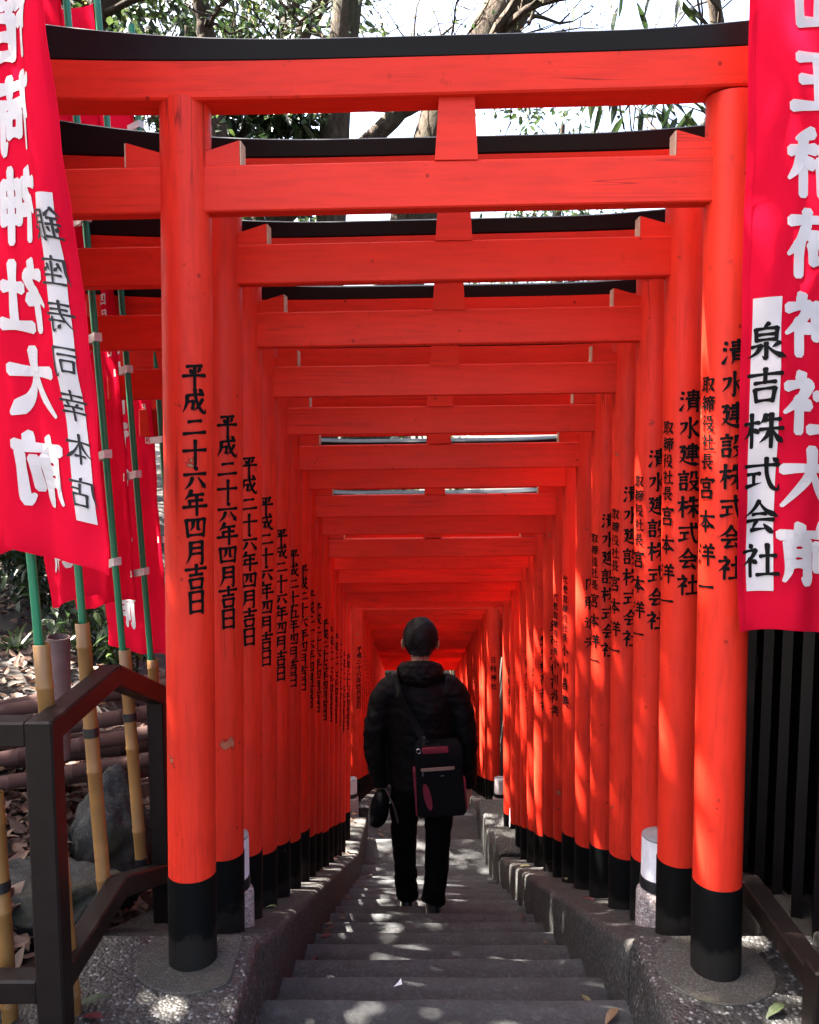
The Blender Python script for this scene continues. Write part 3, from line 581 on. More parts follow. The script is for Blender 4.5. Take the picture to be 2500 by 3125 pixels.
for k, (y, h) in enumerate(NUKI):
    xc = XC0 + .005 * (y - 2.34) if k else .122
    g = empty('torii_gate', (xc, y, h - Z_TIE + EYE), R(-1.7 + random.uniform(-.35, .35)))
    if k == 0: lab = 'vermilion torii gate at the tunnel entrance, nearest, its full black-capped top beam against the sky'
    elif k < 15: lab = f'vermilion torii gate, {ORD[k]} in line counting from the tunnel entrance'
    elif k == len(NUKI) - 1: lab = 'small dark red torii gate, the last one at the far end of the tunnel'
    else: lab = f'distant red torii gate, {ORD[k - 15]} one beyond the gap at the landing'
    tag(g, lab, 'torii gate', 'vermilion torii gates forming the tunnel')
    pl = cp(P['pillarL'], g); pr = cp(P['pillarR'], g); cp(P['footL'], pl); cp(P['footR'], pr)
    for q in ('tie', 'lintel', 'cap', 'strut'):
        o = cp(P[q], g)
        if k: o.rotation_euler = (0, random.uniform(-.003, .003), 0); o.location.z = random.uniform(-.004, .004)
    if k not in (6, 10, 11, 12):
        for wd, eg in P['wedges']: wo = cp(wd, g); cp(eg, wo)
    if k < 24:
        io = cp(LT[DATE5 if k in (5, 9, 17) else DATE], pl); io.location.z = random.uniform(-.018, .018); io.location.x = pillar_axis(-1, io.location.z) - pillar_axis(-1, 0)
        ri = 0 if k < 5 else [1, 2, 2, 3, 4, 5, 6, 7, 8, 9][k - 5] if k < 15 else [9, 3, 7, 5, 4, 6, 2, 8, 1][(k - 15) % 9]
        io = cp(RTX[ri], pr); io.location.z = random.uniform(-.018, .018); io.location.x = pillar_axis(1, io.location.z) - pillar_axis(1, 0)
for o in protos: bpy.data.objects.remove(o)
# the long drying crack down the first gate's left pillar, and mortar collars round the feet of the first gate
def collars():
    for sx in (-.625, .870):
        mb = MB(); N = 40; cx, cy = sx, 2.344 + (.022 if sx < 0 else -.022)
        ring = [(cx + .165 * (1 + .05 * nz(math.cos(a), math.sin(a), sx)) * math.cos(a), cy + .16 * (1 + .05 * nz(math.sin(a), math.cos(a), sx)) * math.sin(a)) for a in [2 * math.pi * i / N for i in range(N)]]
        r2 = [(cx + (x - cx) * .97, cy + (y - cy) * .97) for x, y in ring]
        ring = [(x, min(y, 2.478)) for x, y in ring]; r2 = [(x, min(y, 2.474)) for x, y in r2]
        if sx < 0: lim = -.50; ring = [(min(x, lim), y) for x, y in ring]; r2 = [(min(x, lim - .004), y) for x, y in r2]
        mb.sweep([[(x, y, -.02) for x, y in ring], [(x, y, .0305) for x, y in ring], [(x, y, .0335) for x, y in r2]])
        tag(mb.build('mortar_collar', M['mortar']), kind='structure')
collars()

# ------------------------------------------------------------------ bollard lamps
def mk_lamp():
    root = empty('bollard_lamp')
    a = MB(); a.lathe([(.0755, -.12), (.0755, .150), (.072, .160), (.062, .170), (.058, .172), (.0, .172)], 40); a.build('stone_base', M['pinkgranite'], root, True, 35)
    b = MB(); b.lathe([(.057, .1725), (.064, .176), (.064, .212), (.0, .213)], 40); b.build('ring', M['black_metal'], root, True, 35)
    prof = [(.0, .2135), (.060, .2140)]
    z = .216
    while z < .352: prof += [(.0600, z), (.0612, z + .002), (.0600, z + .004)]; z += .005
    prof += [(.059, .354), (.0, .3545)]
    c = MB(); c.lathe(prof, 40); c.build('glass_shade', M['glass'], root, True, 60)
    d = MB(); d.lathe([(.0, .355), (.0605, .3555), (.0605, .362), (.056, .365), (.0, .3655)], 40); d.build('lid', M['cap_grey'], root, True, 35)
    return root
def copy_tree(o, parent=None):
    c = o.copy(); COL.objects.link(c); c.parent = parent
    for ch in list(o.children): copy_tree(ch, c)
    return c
lamp = mk_lamp()
spots = [(-.622, 2.885, 'round granite bollard lamp on the left kerb behind the second gate pillar'), (.872, 2.885, 'round granite bollard lamp on the right kerb behind the second gate pillar'),
         (.915, 7.10, 'sunlit bollard lamp on the right kerb just before the landing gap'), (-.600, 8.55, 'small distant bollard lamp at the left edge of the landing'), (.93, 8.56, 'small distant bollard lamp at the right edge of the landing')]
for k, (x, y, lab) in enumerate(spots):
    o = lamp if k == 0 else copy_tree(lamp)
    o.location = (x, y, TZ(y) - .035); tag(o, lab, 'lamp', 'granite bollard lamps along the kerbs')

# ------------------------------------------------------------------ handrails
def handrail(name, X, label, side, tall=True):
    root = empty(name, (X, 2.03, -.06)); ox, oy, oz = root.location; t = .062
    def L(p): return (p[0] - ox, p[1] - oy, p[2] - oz)
    def part(nm, segs):
        mb = MB()
        for p, q, a, b in segs: mb.bar(L(p), L(q), a, b, .005)
        return mb.build(nm, M['metal'], root)
    top, low = -.735 + EYE, -1.39 + EYE
    Xs = X + side * 1.6
    y0, y1 = 2.03, 2.50
    for z, nm in ((top, 'top_rail'), (low, 'lower_rail'))[0 if tall else 1:]:
        part(nm, [((X, y0 + .031, z), (X, y1, z), t, t)])
        part(nm, [((X, y1 - .012, z + .004), (X, 6.2, z - .448 * (6.2 - y1)), t + .001, t + .001)])
        part(nm, [((X + side * .031, y0, z), (Xs, y0, z), t, t)])
    if not tall: top = low + .02
    mb = MB(); mb.bar(L((X, y0, -.06)), L((X, y0, top + .0335)), t + .006, t + .006, .005, (0, 1, 0)); mb.build('post', M['metal'], root)
    mb = MB(); mb.bar(L((Xs, y0, -.06)), L((Xs, y0, top + .0335)), t + .006, t + .006, .005, (0, 1, 0)); mb.build('post', M['metal'], root)
    for y in (2.95, 3.9, 4.9, 5.9):
        mb = MB(); mb.bar(L((X, y, TZ(y) - .2)), L((X, y, top - .448 * (y - y1) - .02)), t - .004, t - .004, .005, (0, 1, 0)); mb.build('post', M['metal'], root)
    tag(root, label, 'handrail')
handrail('handrail', -.885, 'dark brown square steel handrail with corner post on the left, carrying the bamboo banner holders', -1)
handrail('handrail', 1.03, 'dark brown steel handrail half hidden on the right, between the pillar and slat fence', 1, False)

# ------------------------------------------------------------------ slat fence on the right
def fence():
    root = empty('slat_fence', (1.25, 2.3, -.2)); ox, oy, oz = root.location
    y = 1.35; k = 0
    while y < 7.4:
        b = .115; zb = max(TZ(y), TZ(y) ) - .02 + .06; zt = 1.95 - .25 * max(0, y - 2.5)
        mb = MB(); a = R(24)
        c = Vector((1.25 - ox, y - oy, 0)); dx, dy = math.sin(a) * b / 2, math.cos(a) * b / 2
        px, py = math.cos(a) * .016, -math.sin(a) * .016
        r0 = [(c.x - dx - px, c.y - dy - py), (c.x - dx + px, c.y - dy + py), (c.x + dx + px, c.y + dy + py), (c.x + dx - px, c.y + dy - py)]
        mb.sweep([[(p[0], p[1], zb - oz) for p in r0], [(p[0], p[1], zt - oz) for p in r0]])
        mb.build('board', M['wood_dark'], root)
        y += .145; k += 1
    mb = MB(); mb.bar((.06, -1.0, 1.5), (.06, 5.1, .2), .05, .07); mb.build('cross_rail', M['wood_dark'], root)
    mb = MB(); mb.bar((.06, -1.0, .7), (.06, 5.1, -.6), .05, .07); mb.build('cross_rail', M['wood_dark'], root)
    mb = MB(); y = 1.3
    while y < 7.4:
        z = TZ(y + .08) + .035; mb.bar((1.29 - ox, y - oy, z - .3 - oz), (1.29 - ox, y + .286 - oy, z - .3 - oz), .16, .6, .006); y += .29
    mb.build('concrete_footing', M['mortar'], root)
    mb = MB(); mb.add([(.15, -1.2, -1.4), (.15, 5.3, -3.2), (.15, 5.3, 1.2), (.15, -1.2, 2.15)], [(0, 1, 2, 3)])
    mb.add([(.17, -1.2, -1.4), (.17, 5.3, -3.2), (.17, 5.3, 1.2), (.17, -1.2, 2.15)], [(0, 1, 2, 3)]); mb.build('backing_panel', M['wood_dark'], root)
    tag(root, 'tall dark brown fence of vertical slats along the right of the tunnel', 'fence')
fence()

# ------------------------------------------------------------------ bamboo holders and banners
def bamboo_mesh(pts, r, nodes):
    """tube open at the top, with node rings"""
    mb = MB(); p0, p1 = Vector(pts[0]), Vector(pts[1]); L = (p1 - p0).length; prof = [(0, r * .9)]
    for nd in nodes: prof += [(nd - .008, r), (nd - .003, r * 1.09), (nd + .003, r * 1.09), (nd + .008, r)]
    prof += [(L - .002, r)]
    prof.sort(); P2 = [p0 + (p1 - p0) * (d / L) for d, _ in prof]; rr = [q for _, q in prof]
    P2 += [p1, p1 - (p1 - p0) * (.05 / L)]; rr += [r * .9, r * .86]
    d = (p1 - p0).normalized(); a = d.cross(Vector((0, 1, .1))).normalized(); b = d.cross(a); n = 20
    mb.sweep([[tuple(p + (a * math.cos(t) + b * math.sin(t)) * q) for t in [2 * math.pi * i / n for i in range(n)]] for p, q in zip(P2, rr)])
    return mb
def holder(p0, p1, r, label, mat='bamboo', strap=True, nodes=None, grp='bamboo banner holders on the handrail'):
    p0, p1 = Vector(p0), Vector(p1); root = empty('bamboo_holder', p0); L = (p1 - p0).length
    nd = nodes or [L * q for q in (.16, .42, .68, .92)]
    bamboo_mesh(((0, 0, 0), p1 - p0), r, nd).build('tube', M[mat], root, True, 50)
    if strap:
        for q in strap if hasattr(strap, '__len__') else (.15, .75):
            m = MB(); c = (p1 - p0) * q; dd = (p1 - p0).normalized() * .014; m.tube([c - dd, c + dd], r + .003, 18); m.build('strap', M['black_metal'], root, True, 40)
    tag(root, label, 'bamboo holder', grp)
def lean(base, z, kx, ky=0.0): return Vector((base[0] + kx * (z - base[2]), base[1] + ky * (z - base[2]), z))
NAME = '山王稲荷神社大前'
def banner(base, ztop, kx, ky, wdir, wid, z_hi, z_lo, label, mirror=False, strip=None, date=False, amp=.03, hem=0.0, seed=0, flip_out=0.0, ties=True, pr=.0115, xcol=.170, sx=(.024, .086), catg='tall banners on green poles'):
    """nobori: pole with cloth tied to it; wdir = horizontal direction from pole to free edge (as seen towards +Y)"""
    base = Vector(base); root = empty('nobori_banner', base)
    top = lean(base, ztop, kx, ky)
    mb = MB(); N = 10; mb.tube([(top - base) * (i / N) for i in range(N + 1)], [pr] * (N + 1), 14); po = mb.build('pole', M['green'], root, True, 50)
    wd = Vector((wdir[0], wdir[1], 0)).normalized(); nrm = Vector((wd.y, -wd.x, 0));
    if nrm.y > 0: nrm = -nrm                                   # towards the viewer side
    H = z_hi - z_lo; g0 = pr + .022
    def Sf(u, v):                                              # u 0..wid from pole side, v 0..H from the top
        z = z_hi - v; ax = lean(base, z, kx, ky)
        t = u / wid; s = v / H
        d = amp * (t ** .8) * (math.sin(2.1 * s * math.pi + 5.2 * t + seed) + .45 * math.sin(6.3 * t + 2.2 * seed + 1.5 * s)) + .010 * math.sin(14 * t + 3 * s + seed) * (.3 + s)
        d += .008 * nz(t * 5, s * 9, seed) + .014 * nz(t * 2.4, s * 3.5, seed + 9) + (.010 * s + .003) * nz(t * 7 + s * 5, s * 16 - t * 3, seed + 4)
        zz = z - hem * t * s * (1 if s > .6 else s / .6) + .006 * math.sin(9 * t + seed) * s
        sw = flip_out * t * s * s
        p = ax + wd * (g0 + u * (1 - .04 * abs(math.sin(seed + 2 * s))) + sw) + nrm * d
        return Vector((p.x, p.y, zz))
    def Sn(u, v, lift):
        e = .004; p = Sf(u, v); a = Sf(u + e, v) - Sf(u - e, v); b = Sf(u, v + e) - Sf(u, v - e); n = a.cross(b).normalized()
        if n.dot(nrm) < 0: n = -n
        return p + n * lift
    NU, NV = 60, 160; vs = [Sf(wid * i / NU, H * j / NV) - base for j in range(NV + 1) for i in range(NU + 1)]; n = NU + 1
    mb = MB(); mb.add(vs, [(j * n + i, j * n + i + 1, (j + 1) * n + i + 1, (j + 1) * n + i) for j in range(NV) for i in range(NU)])
    cl = mb.raw('cloth', M['flag'], root, True)
    # reading direction: the side the viewer sees is printed through, mirrored if he stands behind it
    left_pole = wd.x > 0
    def tx(x):                                                 # x measured from the left in the viewer's view
        return x if left_pole else wid - x
    def place_front(sgn):
        def pl(x, y, lift):
            xx = wid - x if mirror else x
            return Sn(tx(xx), H - y, sgn * (.0018 + lift)) - base
        return pl
    W = wid; bot = .105
    cells = column(NAME, xcol, bot + .19 * 8, .19, .152)
    for sg in (1, -1):
        mb = MB(); text_mesh(mb, cells, 19, place_front(sg), .25); o = mb.raw('lettering', M['flag_white'], cl)
    if strip:
        sx0, sx1, sy0, sy1, pt, sz = sx[0], sx[1], .10, .10 + strip[1], strip[2], strip[3]
        for sg in (1, -1):
            pl = place_front(sg); mb = MB(); a, b = 5, 60
            mb.add([pl(sx0 + (sx1 - sx0) * i / a, sy0 + (sy1 - sy0) * j / b, 0) for j in range(b + 1) for i in range(a + 1)], [(j * (a + 1) + i, j * (a + 1) + i + 1, (j + 1) * (a + 1) + i + 1, (j + 1) * (a + 1) + i) for j in range(b) for i in range(a)])
            st = mb.raw('donor_strip', M['flag_white'], cl, True)
        pl = place_front(1); mb = MB()
        text_mesh(mb, column(strip[0], (sx0 + sx1) / 2, sy1 - strip[4], pt, sz), 9.5 if mirror else 12.5, lambda x, y, l: pl(x, y, l + .0012)); mb.raw('donor_lettering', M['ink' if not mirror else 'faded_ink'], cl)
    if date:
        for sg in (1, -1):
            pl = place_front(sg); mb = MB(); text_mesh(mb, column(DATE, W - .055, .95 + .6, .062, .052), 13, pl); mb.raw('lettering', M['flag_white'], cl)
    hm = MB(); pl = place_front(1)
    for (a0, b0, a1, b1, n_) in ((.004, 0, .016, H, 80), (wid - .016, 0, wid - .004, H, 80), (.004, .004, wid - .004, .020, 30)):
        for sg in (1, -1):
            pl = place_front(sg); vert = (b1 - b0) > .1; vs = []
            for i in range(n_ + 1):
                t_ = i / n_
                vs += [pl(a0, b0 + (b1 - b0) * t_, -.0007), pl(a1, b0 + (b1 - b0) * t_, -.0007)] if vert else [pl(a0 + (a1 - a0) * t_, b0, -.0006), pl(a0 + (a1 - a0) * t_, b1, -.0006)]
            hm.add(vs, [(2 * i, 2 * i + 1, 2 * i + 3, 2 * i + 2) for i in range(n_)])
    hm.raw('hem', M['flag'], cl, True)
    if ties:
        for q in (.06, .24, .42, .60, .78, .95):
            z = z_hi - H * q; c = lean(base, z, kx, ky); m = MB(); hh = .014; rr = pr + .003
            for s0 in (-1, 1):
                o = nrm * (rr * s0); a0 = c + o - wd * rr; b0 = Sf(.03, H * q) + nrm * (.003 * s0)
                m.add([a0 - base + Vector((0, 0, -hh)), b0 - base + Vector((0, 0, -hh - .008)), b0 - base + Vector((0, 0, hh - .008)), a0 - base + Vector((0, 0, hh))], [(0, 1, 2, 3)])
            e0, e1 = c - wd * rr + nrm * rr, c - wd * rr - nrm * rr
            m.add([e0 - base + Vector((0, 0, -hh)), e1 - base + Vector((0, 0, -hh)), e1 - base + Vector((0, 0, hh)), e0 - base + Vector((0, 0, hh))], [(0, 1, 2, 3)])
            m.raw('tie', M['tie'], root)
    tag(root, label, 'banner', catg)
    return root
# left: nearest banner seen from behind (its writing mirrored), pole out to the left
KX = -.044
def pole_set(bx, by, zb, zt, r=.030):
    """bamboo holder base/top for a pole; returns pole base"""
    p0 = lean((bx, by, zb), zb, KX); p1 = lean((bx, by, zb), zt, KX)
    return p0, p1
def put(bx, by, z_foot, z_hold, lab, kx=KX, **k):
    p0 = Vector((bx, by, z_foot)); p1 = lean(p0, z_hold, kx); holder(p0, p1, .0205, lab, **k); return lean(p0, z_foot + .04, kx)
hE = put(-1.035, 2.115, -.35, .64, 'yellow bamboo holder behind the rail at the far left edge', kx=-.018)
hA = put(-.87, 2.135, -.3, 1.02, 'yellow bamboo holder rising at the handrail corner post', nodes=[.1, .38, .68, 1.21], strap=(.79, .2))
hB = put(-.925, 2.50, .12, .99, 'tallest tan bamboo holder behind the bend of the handrail', nodes=[.08, .42, .80], strap=(.03, .62))
hC = put(-.945, 2.92, -.05, .80, 'third bamboo holder, between the handrail bend and the first pillar', nodes=[.2, .5, .76], strap=(.1, .72))
hD = put(-.955, 3.30, -.42, .66, 'narrow bamboo holder close against the left of the first gate pillar', nodes=[.3, .7, 1.05], strap=(.2, .72))
hF = put(-.97, 3.72, -.6, .52, 'bamboo holder hidden mostly behind the first gate pillar', nodes=[.3, .7, 1.0])
banner(hE, 3.15, -.018, .0, (1, -.66), .405, 3.05, 1.300, 'large bright crimson banner at left edge seen from behind, its white writing mirrored', mirror=True, strip=('銀座寿司幸本店', .68, .0925, .064, .015), amp=.022, hem=.06, seed=.6, flip_out=.05, xcol=.170, sx=(.028, .074))
# plain poles and banners receding on the left
banner(hA, 3.35, KX - .004, .0, (-1, .35), .42, 3.25, 1.40, 'banner on the leftmost green pole, hidden behind the nearest crimson banner', amp=.03, seed=2.2, strip=None, date=True)
banner(hB, 3.35, KX - .006, .02, (-1, .55), .42, 3.20, 1.24, 'crimson banner on the green pole above the handrail bend, lower corner showing', amp=.04, seed=3.1, date=True, hem=.10)
banner(hC, 3.35, KX - .008, .0, (-1, .75), .42, 3.15, 1.0, 'dark crimson banner tied to the green pole in the middle of the left row', amp=.04, seed=4.4, date=True, hem=.12)
banner(hD, 3.35, KX - .006, .0, (-1, .55), .42, 3.10, .90, 'dark crimson banner tied to the green pole next to the first pillar', amp=.045, seed=5.2, date=True, hem=.10)
banner(hF, 3.2, KX, .0, (-1, .5), .42, 2.95, .55, 'crimson banner farthest back in the left row, mostly behind the first pillar', amp=.04, seed=6.0, date=True)
# right: banner read from the front, pole beyond the right edge
hR = Vector((1.378, 2.13, -.1))
holder(Vector((1.378, 2.13, -.3)), Vector((1.378, 2.13, .85)), .021, 'bamboo holder of the right banner behind the right handrail, outside the view', strap=(.3, .7))
banner(hR, 3.2, -.040, .0, (-1, .06), .455, 3.05, 1.035, 'large crimson banner at right edge with white strip of black writing', strip=('泉吉株式会社', .735, .110, .086, .05), amp=.016, hem=-.015, seed=1.3, flip_out=.008)

# ------------------------------------------------------------------ left bank: old holder, stacked poles, rocks
holder(Vector((-1.275, 3.05, .36)), Vector((-1.25, 3.02, .82)), .040, 'weathered split grey bamboo stump standing in the leaf litter', 'bamboo_old', None, [.22], 'old bamboo')
def pole_pile():
    spec = [(-2.4, 3.35, .30, -.86, 3.62, .44, .045), (-2.3, 3.30, .22, -.80, 3.55, .33, .040), (-2.1, 3.45, .40, -.95, 3.70, .55, .046), (-2.5, 3.5, .20, -.9, 3.72, .24, .050), (-2.2, 3.2, .10, -.95, 3.4, .18, .040),
            (-2.3, 3.4, .12, -.85, 3.65, .12, .045), (-2.0, 3.55, .52, -.98, 3.8, .64, .036), (-2.45, 3.25, .02, -1.0, 3.45, .05, .045)]
    labs = ['long reddish pole in the stack on the left bank, second row down', 'thin reddish pole lying across the middle of the left bank stack', 'thick weathered reddish pole high on the left bank stack', 'stout dark reddish pole at the back of the left bank stack', 'short reddish pole sticking out low in front of the stack',
            'reddish pole low at the back of the left bank stack', 'thin reddish pole topmost on the left bank stack', 'reddish pole at the bottom of the left bank stack by the rocks']
    for (x, y, z, x2, y2, z2, r), lab in zip(spec, labs):
        z = .06 + z * .50 + random.uniform(-.02, .02); z2 = .13 + z2 * .50 + random.uniform(-.05, .05); r *= random.uniform(.48, .8); x += random.uniform(-.2, .2); y += random.uniform(-.1, .15)
        root = empty('old_pole', (x, y, z)); d = Vector((x2 - x, y2 - y, z2 - z)); L = d.length; nd = []; q = random.uniform(.1, .25)
        while q < L - .05: nd.append(q); q += random.uniform(.22, .34)
        bamboo_mesh(((0, 0, 0), d), r, nd).build('shaft', M['pole_red'], root, True, 50)
        tag(root, lab, 'pole', 'stacked old poles on the left bank')
pole_pile()
def rock(c, s, lab, seed, flat=.0, rz=0):
    bm = bmesh.new(); bmesh.ops.create_icosphere(bm, subdivisions=5, radius=1)
    for v in bm.verts:
        p = v.co.copy(); q = p * 1.3 + Vector((seed * 3.1, seed, 0))
        d = 1 + .30 * noise.noise(q) + .12 * noise.noise(q * 2.7) + .05 * noise.noise(q * 7) + .03 * noise.noise(q * 16)
        p = p * d; p.z = min(p.z, .62 + .08 * noise.noise(q * 3)) if flat else p.z
        v.co = Vector((p.x * s[0], p.y * s[1], p.z * s[2]))
    me = bpy.data.meshes.new('rock'); bm.to_mesh(me); bm.free(); me.materials.append(M['rock']); me.polygons.foreach_set('use_smooth', [True] * len(me.polygons))
    o = link('rock', me); o.location = c; o.rotation_euler = (0, 0, rz); tag(o, lab, 'rock', 'rocks on the left bank')
rock((-1.22, 2.72, .02), (.26, .16, .12), 'flat grey rock with mossy side behind the handrail post', 2.0, 1)
rock((-1.14, 3.17, -.02), (.16, .13, .25), 'upright mossy boulder behind the two bamboo holders', 5.0)
rock((-1.10, 2.18, -.10), (.16, .14, .12), 'low mossy rock at the foot of the handrail post', 8.0, 1)
rock((-1.55, 2.85, .05), (.15, .16, .17), 'dark rounded rock at the far left under the rail', 11.0)

# ------------------------------------------------------------------ leaves and plants
def leaf_pts(L, Wd, bend, M4, curl=.15):
    """a leaf as two halves folded along the midrib: 9 points"""
    prof = [(0, 0), (.28, .46), (.6, .44), (.84, .2), (1, 0)]
    vs = []
    for t, wv in prof:
        z = -bend * t * t * L
        for s in (-1, 0, 1):
            if wv == 0 and s: continue
            vs.append(M4 @ Vector((s * wv * Wd, t * L, z + abs(s) * curl * wv * Wd)))
    return vs
LF = [(0, 1, 2), (0, 2, 3), (1, 4, 5, 2), (2, 5, 6, 3), (4, 7, 8, 5), (5, 8, 9, 6), (7, 10, 8), (8, 10, 9)]
def add_leaf(mb, pos, yaw, pitch, roll, L, Wd, bend=.25, curl=.2):
    M4 = Matrix.Translation(pos) @ Matrix.Rotation(yaw, 4, 'Z') @ Matrix.Rotation(pitch, 4, 'X') @ Matrix.Rotation(roll, 4, 'Y')
    mb.add(leaf_pts(L, Wd, bend, M4, curl), LF)
def litter():
    rnd = random.Random(3); mb = MB(); n = 0
    while n < 12500:
        y = 1.6 + 7.6 * rnd.random() ** 1.5; x = -1.0 - (rnd.random() ** 1.2) * (1.2 + y * .62)
        if n % 5 == 0: y = 1.7 + 2.6 * rnd.random(); x = -1.06 - .95 * rnd.random()
        z = terz(x, y) + .012 + .022 * rnd.random()
        add_leaf(mb, Vector((x, y, z)), rnd.uniform(0, 6.28), rnd.gauss(0, .28), rnd.gauss(0, .35), rnd.uniform(.055, .11), rnd.uniform(.030, .05), rnd.uniform(-.3, .5), rnd.uniform(-.4, .6)); n += 1
    tag(mb.raw('fallen_leaves', M['leaf_dry']), kind='stuff')
litter()
def fallen(x, y, kind, lab, L=.065, grp=None, z=None, yaw=None, roll=.1):
    mb = MB(); add_leaf(mb, Vector((0, 0, 0)), yaw if yaw is not None else random.uniform(0, 6.28), random.uniform(-.08, .12), roll, L, L * .42, random.uniform(.0, .5), random.uniform(.1, .5))
    o = mb.raw('fallen_leaf', M[kind]); zz = z if z is not None else (floor_h(y) + EYE)
    lo = min(v.co.z for v in o.data.vertices); o.location = (x, y, zz - lo + .004); tag(o, lab, 'leaf', grp or 'fallen leaves on the steps and kerbs')
fallen(-.41, 2.60, 'l_tan', 'tan dry leaf at the left end of the second step', .075, yaw=.4)
fallen(-.30, 3.02, 'l_red', 'dark red leaf in the left corner of the fourth step', .085, yaw=1.9)
fallen(-.12, 3.68, 'l_red', 'dark maroon leaf near the left of the mid stairs', .085, yaw=2.6, roll=.5)
fallen(.60, 2.70, 'l_olive', 'yellowish leaf in the right corner of the second step', .06, yaw=.2)
fallen(.63, 2.45, 'l_tan', 'curled tan leaf at the right end of the top step', .07, yaw=2.3)
fallen(.30, 2.66, 'l_brown', 'long brown curled leaf near the middle of a step', .085, yaw=1.5)
fallen(.24, 2.68, 'l_brown', 'brown upright curled leaf beside the long curled one', .05, yaw=.3, roll=.9)
fallen(-.80, 2.16, 'l_green', 'long green leaf on the aggregate plinth by the left post', .10, z=.027, yaw=1.8)
fallen(-.79, 2.09, 'l_red', 'red leaf on the aggregate plinth beside the green leaf', .075, z=.027, yaw=1.2)
fallen(.99, 2.14, 'l_green', 'green leaf on the aggregate plinth near the right post', .07, z=.027, yaw=2.0)
fallen(1.0, 2.50, 'l_olive', 'small olive leaf on the right kerb behind the first pillar', .05, z=.027, yaw=.7)
fallen(-.60, 3.13, 'l_brown', 'brown leaf against the left kerb pillars behind the lamp', .08, z=TZ(3.15), yaw=1.4)
fallen(-.52, 3.23, 'l_green', 'green leaf lying on the left kerb past the lamp', .06, z=TZ(3.25), yaw=1.1)
fallen(.80, 4.20, 'l_olive', 'pale leaf on the right kerb between pillar feet', .06, z=TZ(4.2), yaw=.1)
fallen(.78, 5.35, 'l_olive', 'bright yellow green leaf on the sunlit right kerb', .07, z=TZ(5.35), yaw=1.5)
fallen(.80, 3.55, 'l_red', 'dark leaf on the right kerb near the bollard lamp', .06, z=TZ(3.55), yaw=1.3)
fallen(.60, 5.7, 'l_tan', 'tan leaf against the right kerb on the lower stairs', .08, yaw=.4)
rr = random.Random(5)
for k in range(34):
    y = 5.0 + 4.2 * rr.random(); x = -.44 + abs(rr.gauss(0, .06)) + .02
    fallen(x, y, rr.choice(['l_brown', 'l_tan', 'l_brown', 'l_red']), 'small dry leaf in the drift along the foot of the left kerb, lower stairs', rr.uniform(.05, .08), 'dry leaves along the foot of the left kerb')
for k in range(26):
    y = 4.6 + 4.2 * rr.random(); x = -.50 - rr.random() * .1
    fallen(x, y, rr.choice(['l_brown', 'l_tan', 'l_brown', 'l_red']), 'small dry leaf lying on top of the left kerb, lower stretch', rr.uniform(.04, .075), 'dry leaves on top of the left kerb', z=TZ(y) - .002)
for k in range(30):
    y = 2.55 + 3.4 * rr.random(); sd_ = rr.random() < .5; x = (-.425 + abs(rr.gauss(0, .05))) if sd_ else (.655 - abs(rr.gauss(0, .05)))
    fallen(x, y, rr.choice(['l_brown', 'l_tan', 'l_red', 'l_brown']), 'small curled brown leaf in the corner between the upper steps and the ' + ('left' if sd_ else 'right') + ' kerb', rr.uniform(.03, .055), 'leaves in the ' + ('left' if sd_ else 'right') + ' corners of the upper steps', roll=rr.uniform(-.6, .6))
mb = MB(); mb.add([(0, 0, 0), (.030, .009, .003), (.025, .036, .007), (.018, .027, .002)], [(0, 1, 3), (1, 2, 3)]); o = mb.raw('paper_scrap', M['paper']); o.location = (-.055, 2.80, floor_h(2.8) + EYE + .005); tag(o, 'small white torn paper scrap on a step near the bottom', 'paper scrap')

def shrub(name, c, rad, n, L, Wd, mat, lab, cat, seed, stems=9, hfac=1.0, grp='shrubs on the left bank'):
    rnd = random.Random(seed); root = empty(name, c); st = MB(); lv = MB()
    per = max(1, n // stems)
    for k in range(stems):
        a = rnd.uniform(0, 6.28); rr_ = rad * rnd.uniform(.2, 1); h = rad * hfac * rnd.uniform(.6, 1.5)
        pts = [Vector((0, 0, -.05)), Vector((rr_ * .35 * math.cos(a), rr_ * .35 * math.sin(a), h * .45)), Vector((rr_ * .8 * math.cos(a), rr_ * .8 * math.sin(a), h * .85)), Vector((rr_ * 1.1 * math.cos(a), rr_ * 1.1 * math.sin(a), h))]
        st.tube(pts, [.010, .008, .005, .002], 5)
        for i in range(per):
            t = rnd.uniform(.8, 2.99); j = int(t); p = pts[j].lerp(pts[j + 1], t - j) + Vector((rnd.gauss(0, .12), rnd.gauss(0, .12), rnd.gauss(0, .10))) * rad
            add_leaf(lv, p, rnd.uniform(0, 6.28), rnd.uniform(-.9, .5), rnd.uniform(-.5, .5), L * rnd.uniform(.6, 1.2), Wd * rnd.uniform(.7, 1.1), .3, .2)
    st.raw('stem', M['bark'], root); lv.raw('foliage', M[mat], root); tag(root, lab, cat, grp)
sh = [(-2.45, 6.3, .7, 1000, 'leaf_dark', 'dark evergreen shrub low behind the left banner poles'), (-3.0, 6.8, .9, 1000, 'leaf_dark', 'broad dark shrub behind the slim left trunk'), (-1.75, 5.4, .5, 420, 'leaf_mid', 'glossy sunlit leafed shrub above the weathered bamboo stump'),
      (-4.2, 7.3, 1.0, 900, 'leaf_mid', 'large glossy shrub at the far left of the bank'), (-3.9, 8.7, 1.1, 1100, 'leaf_dark', 'tall dark shrub at the back of the bank'), (-4.9, 9.8, 1.5, 1300, 'leaf_dark', 'tallest dark evergreen shrub behind all the others')]
for k, (x, y, r, n, m, lab) in enumerate(sh): shrub('shrub', (x, y, terz(x, y)), r, n, .12, .045, m, lab, 'shrub', 40 + k)
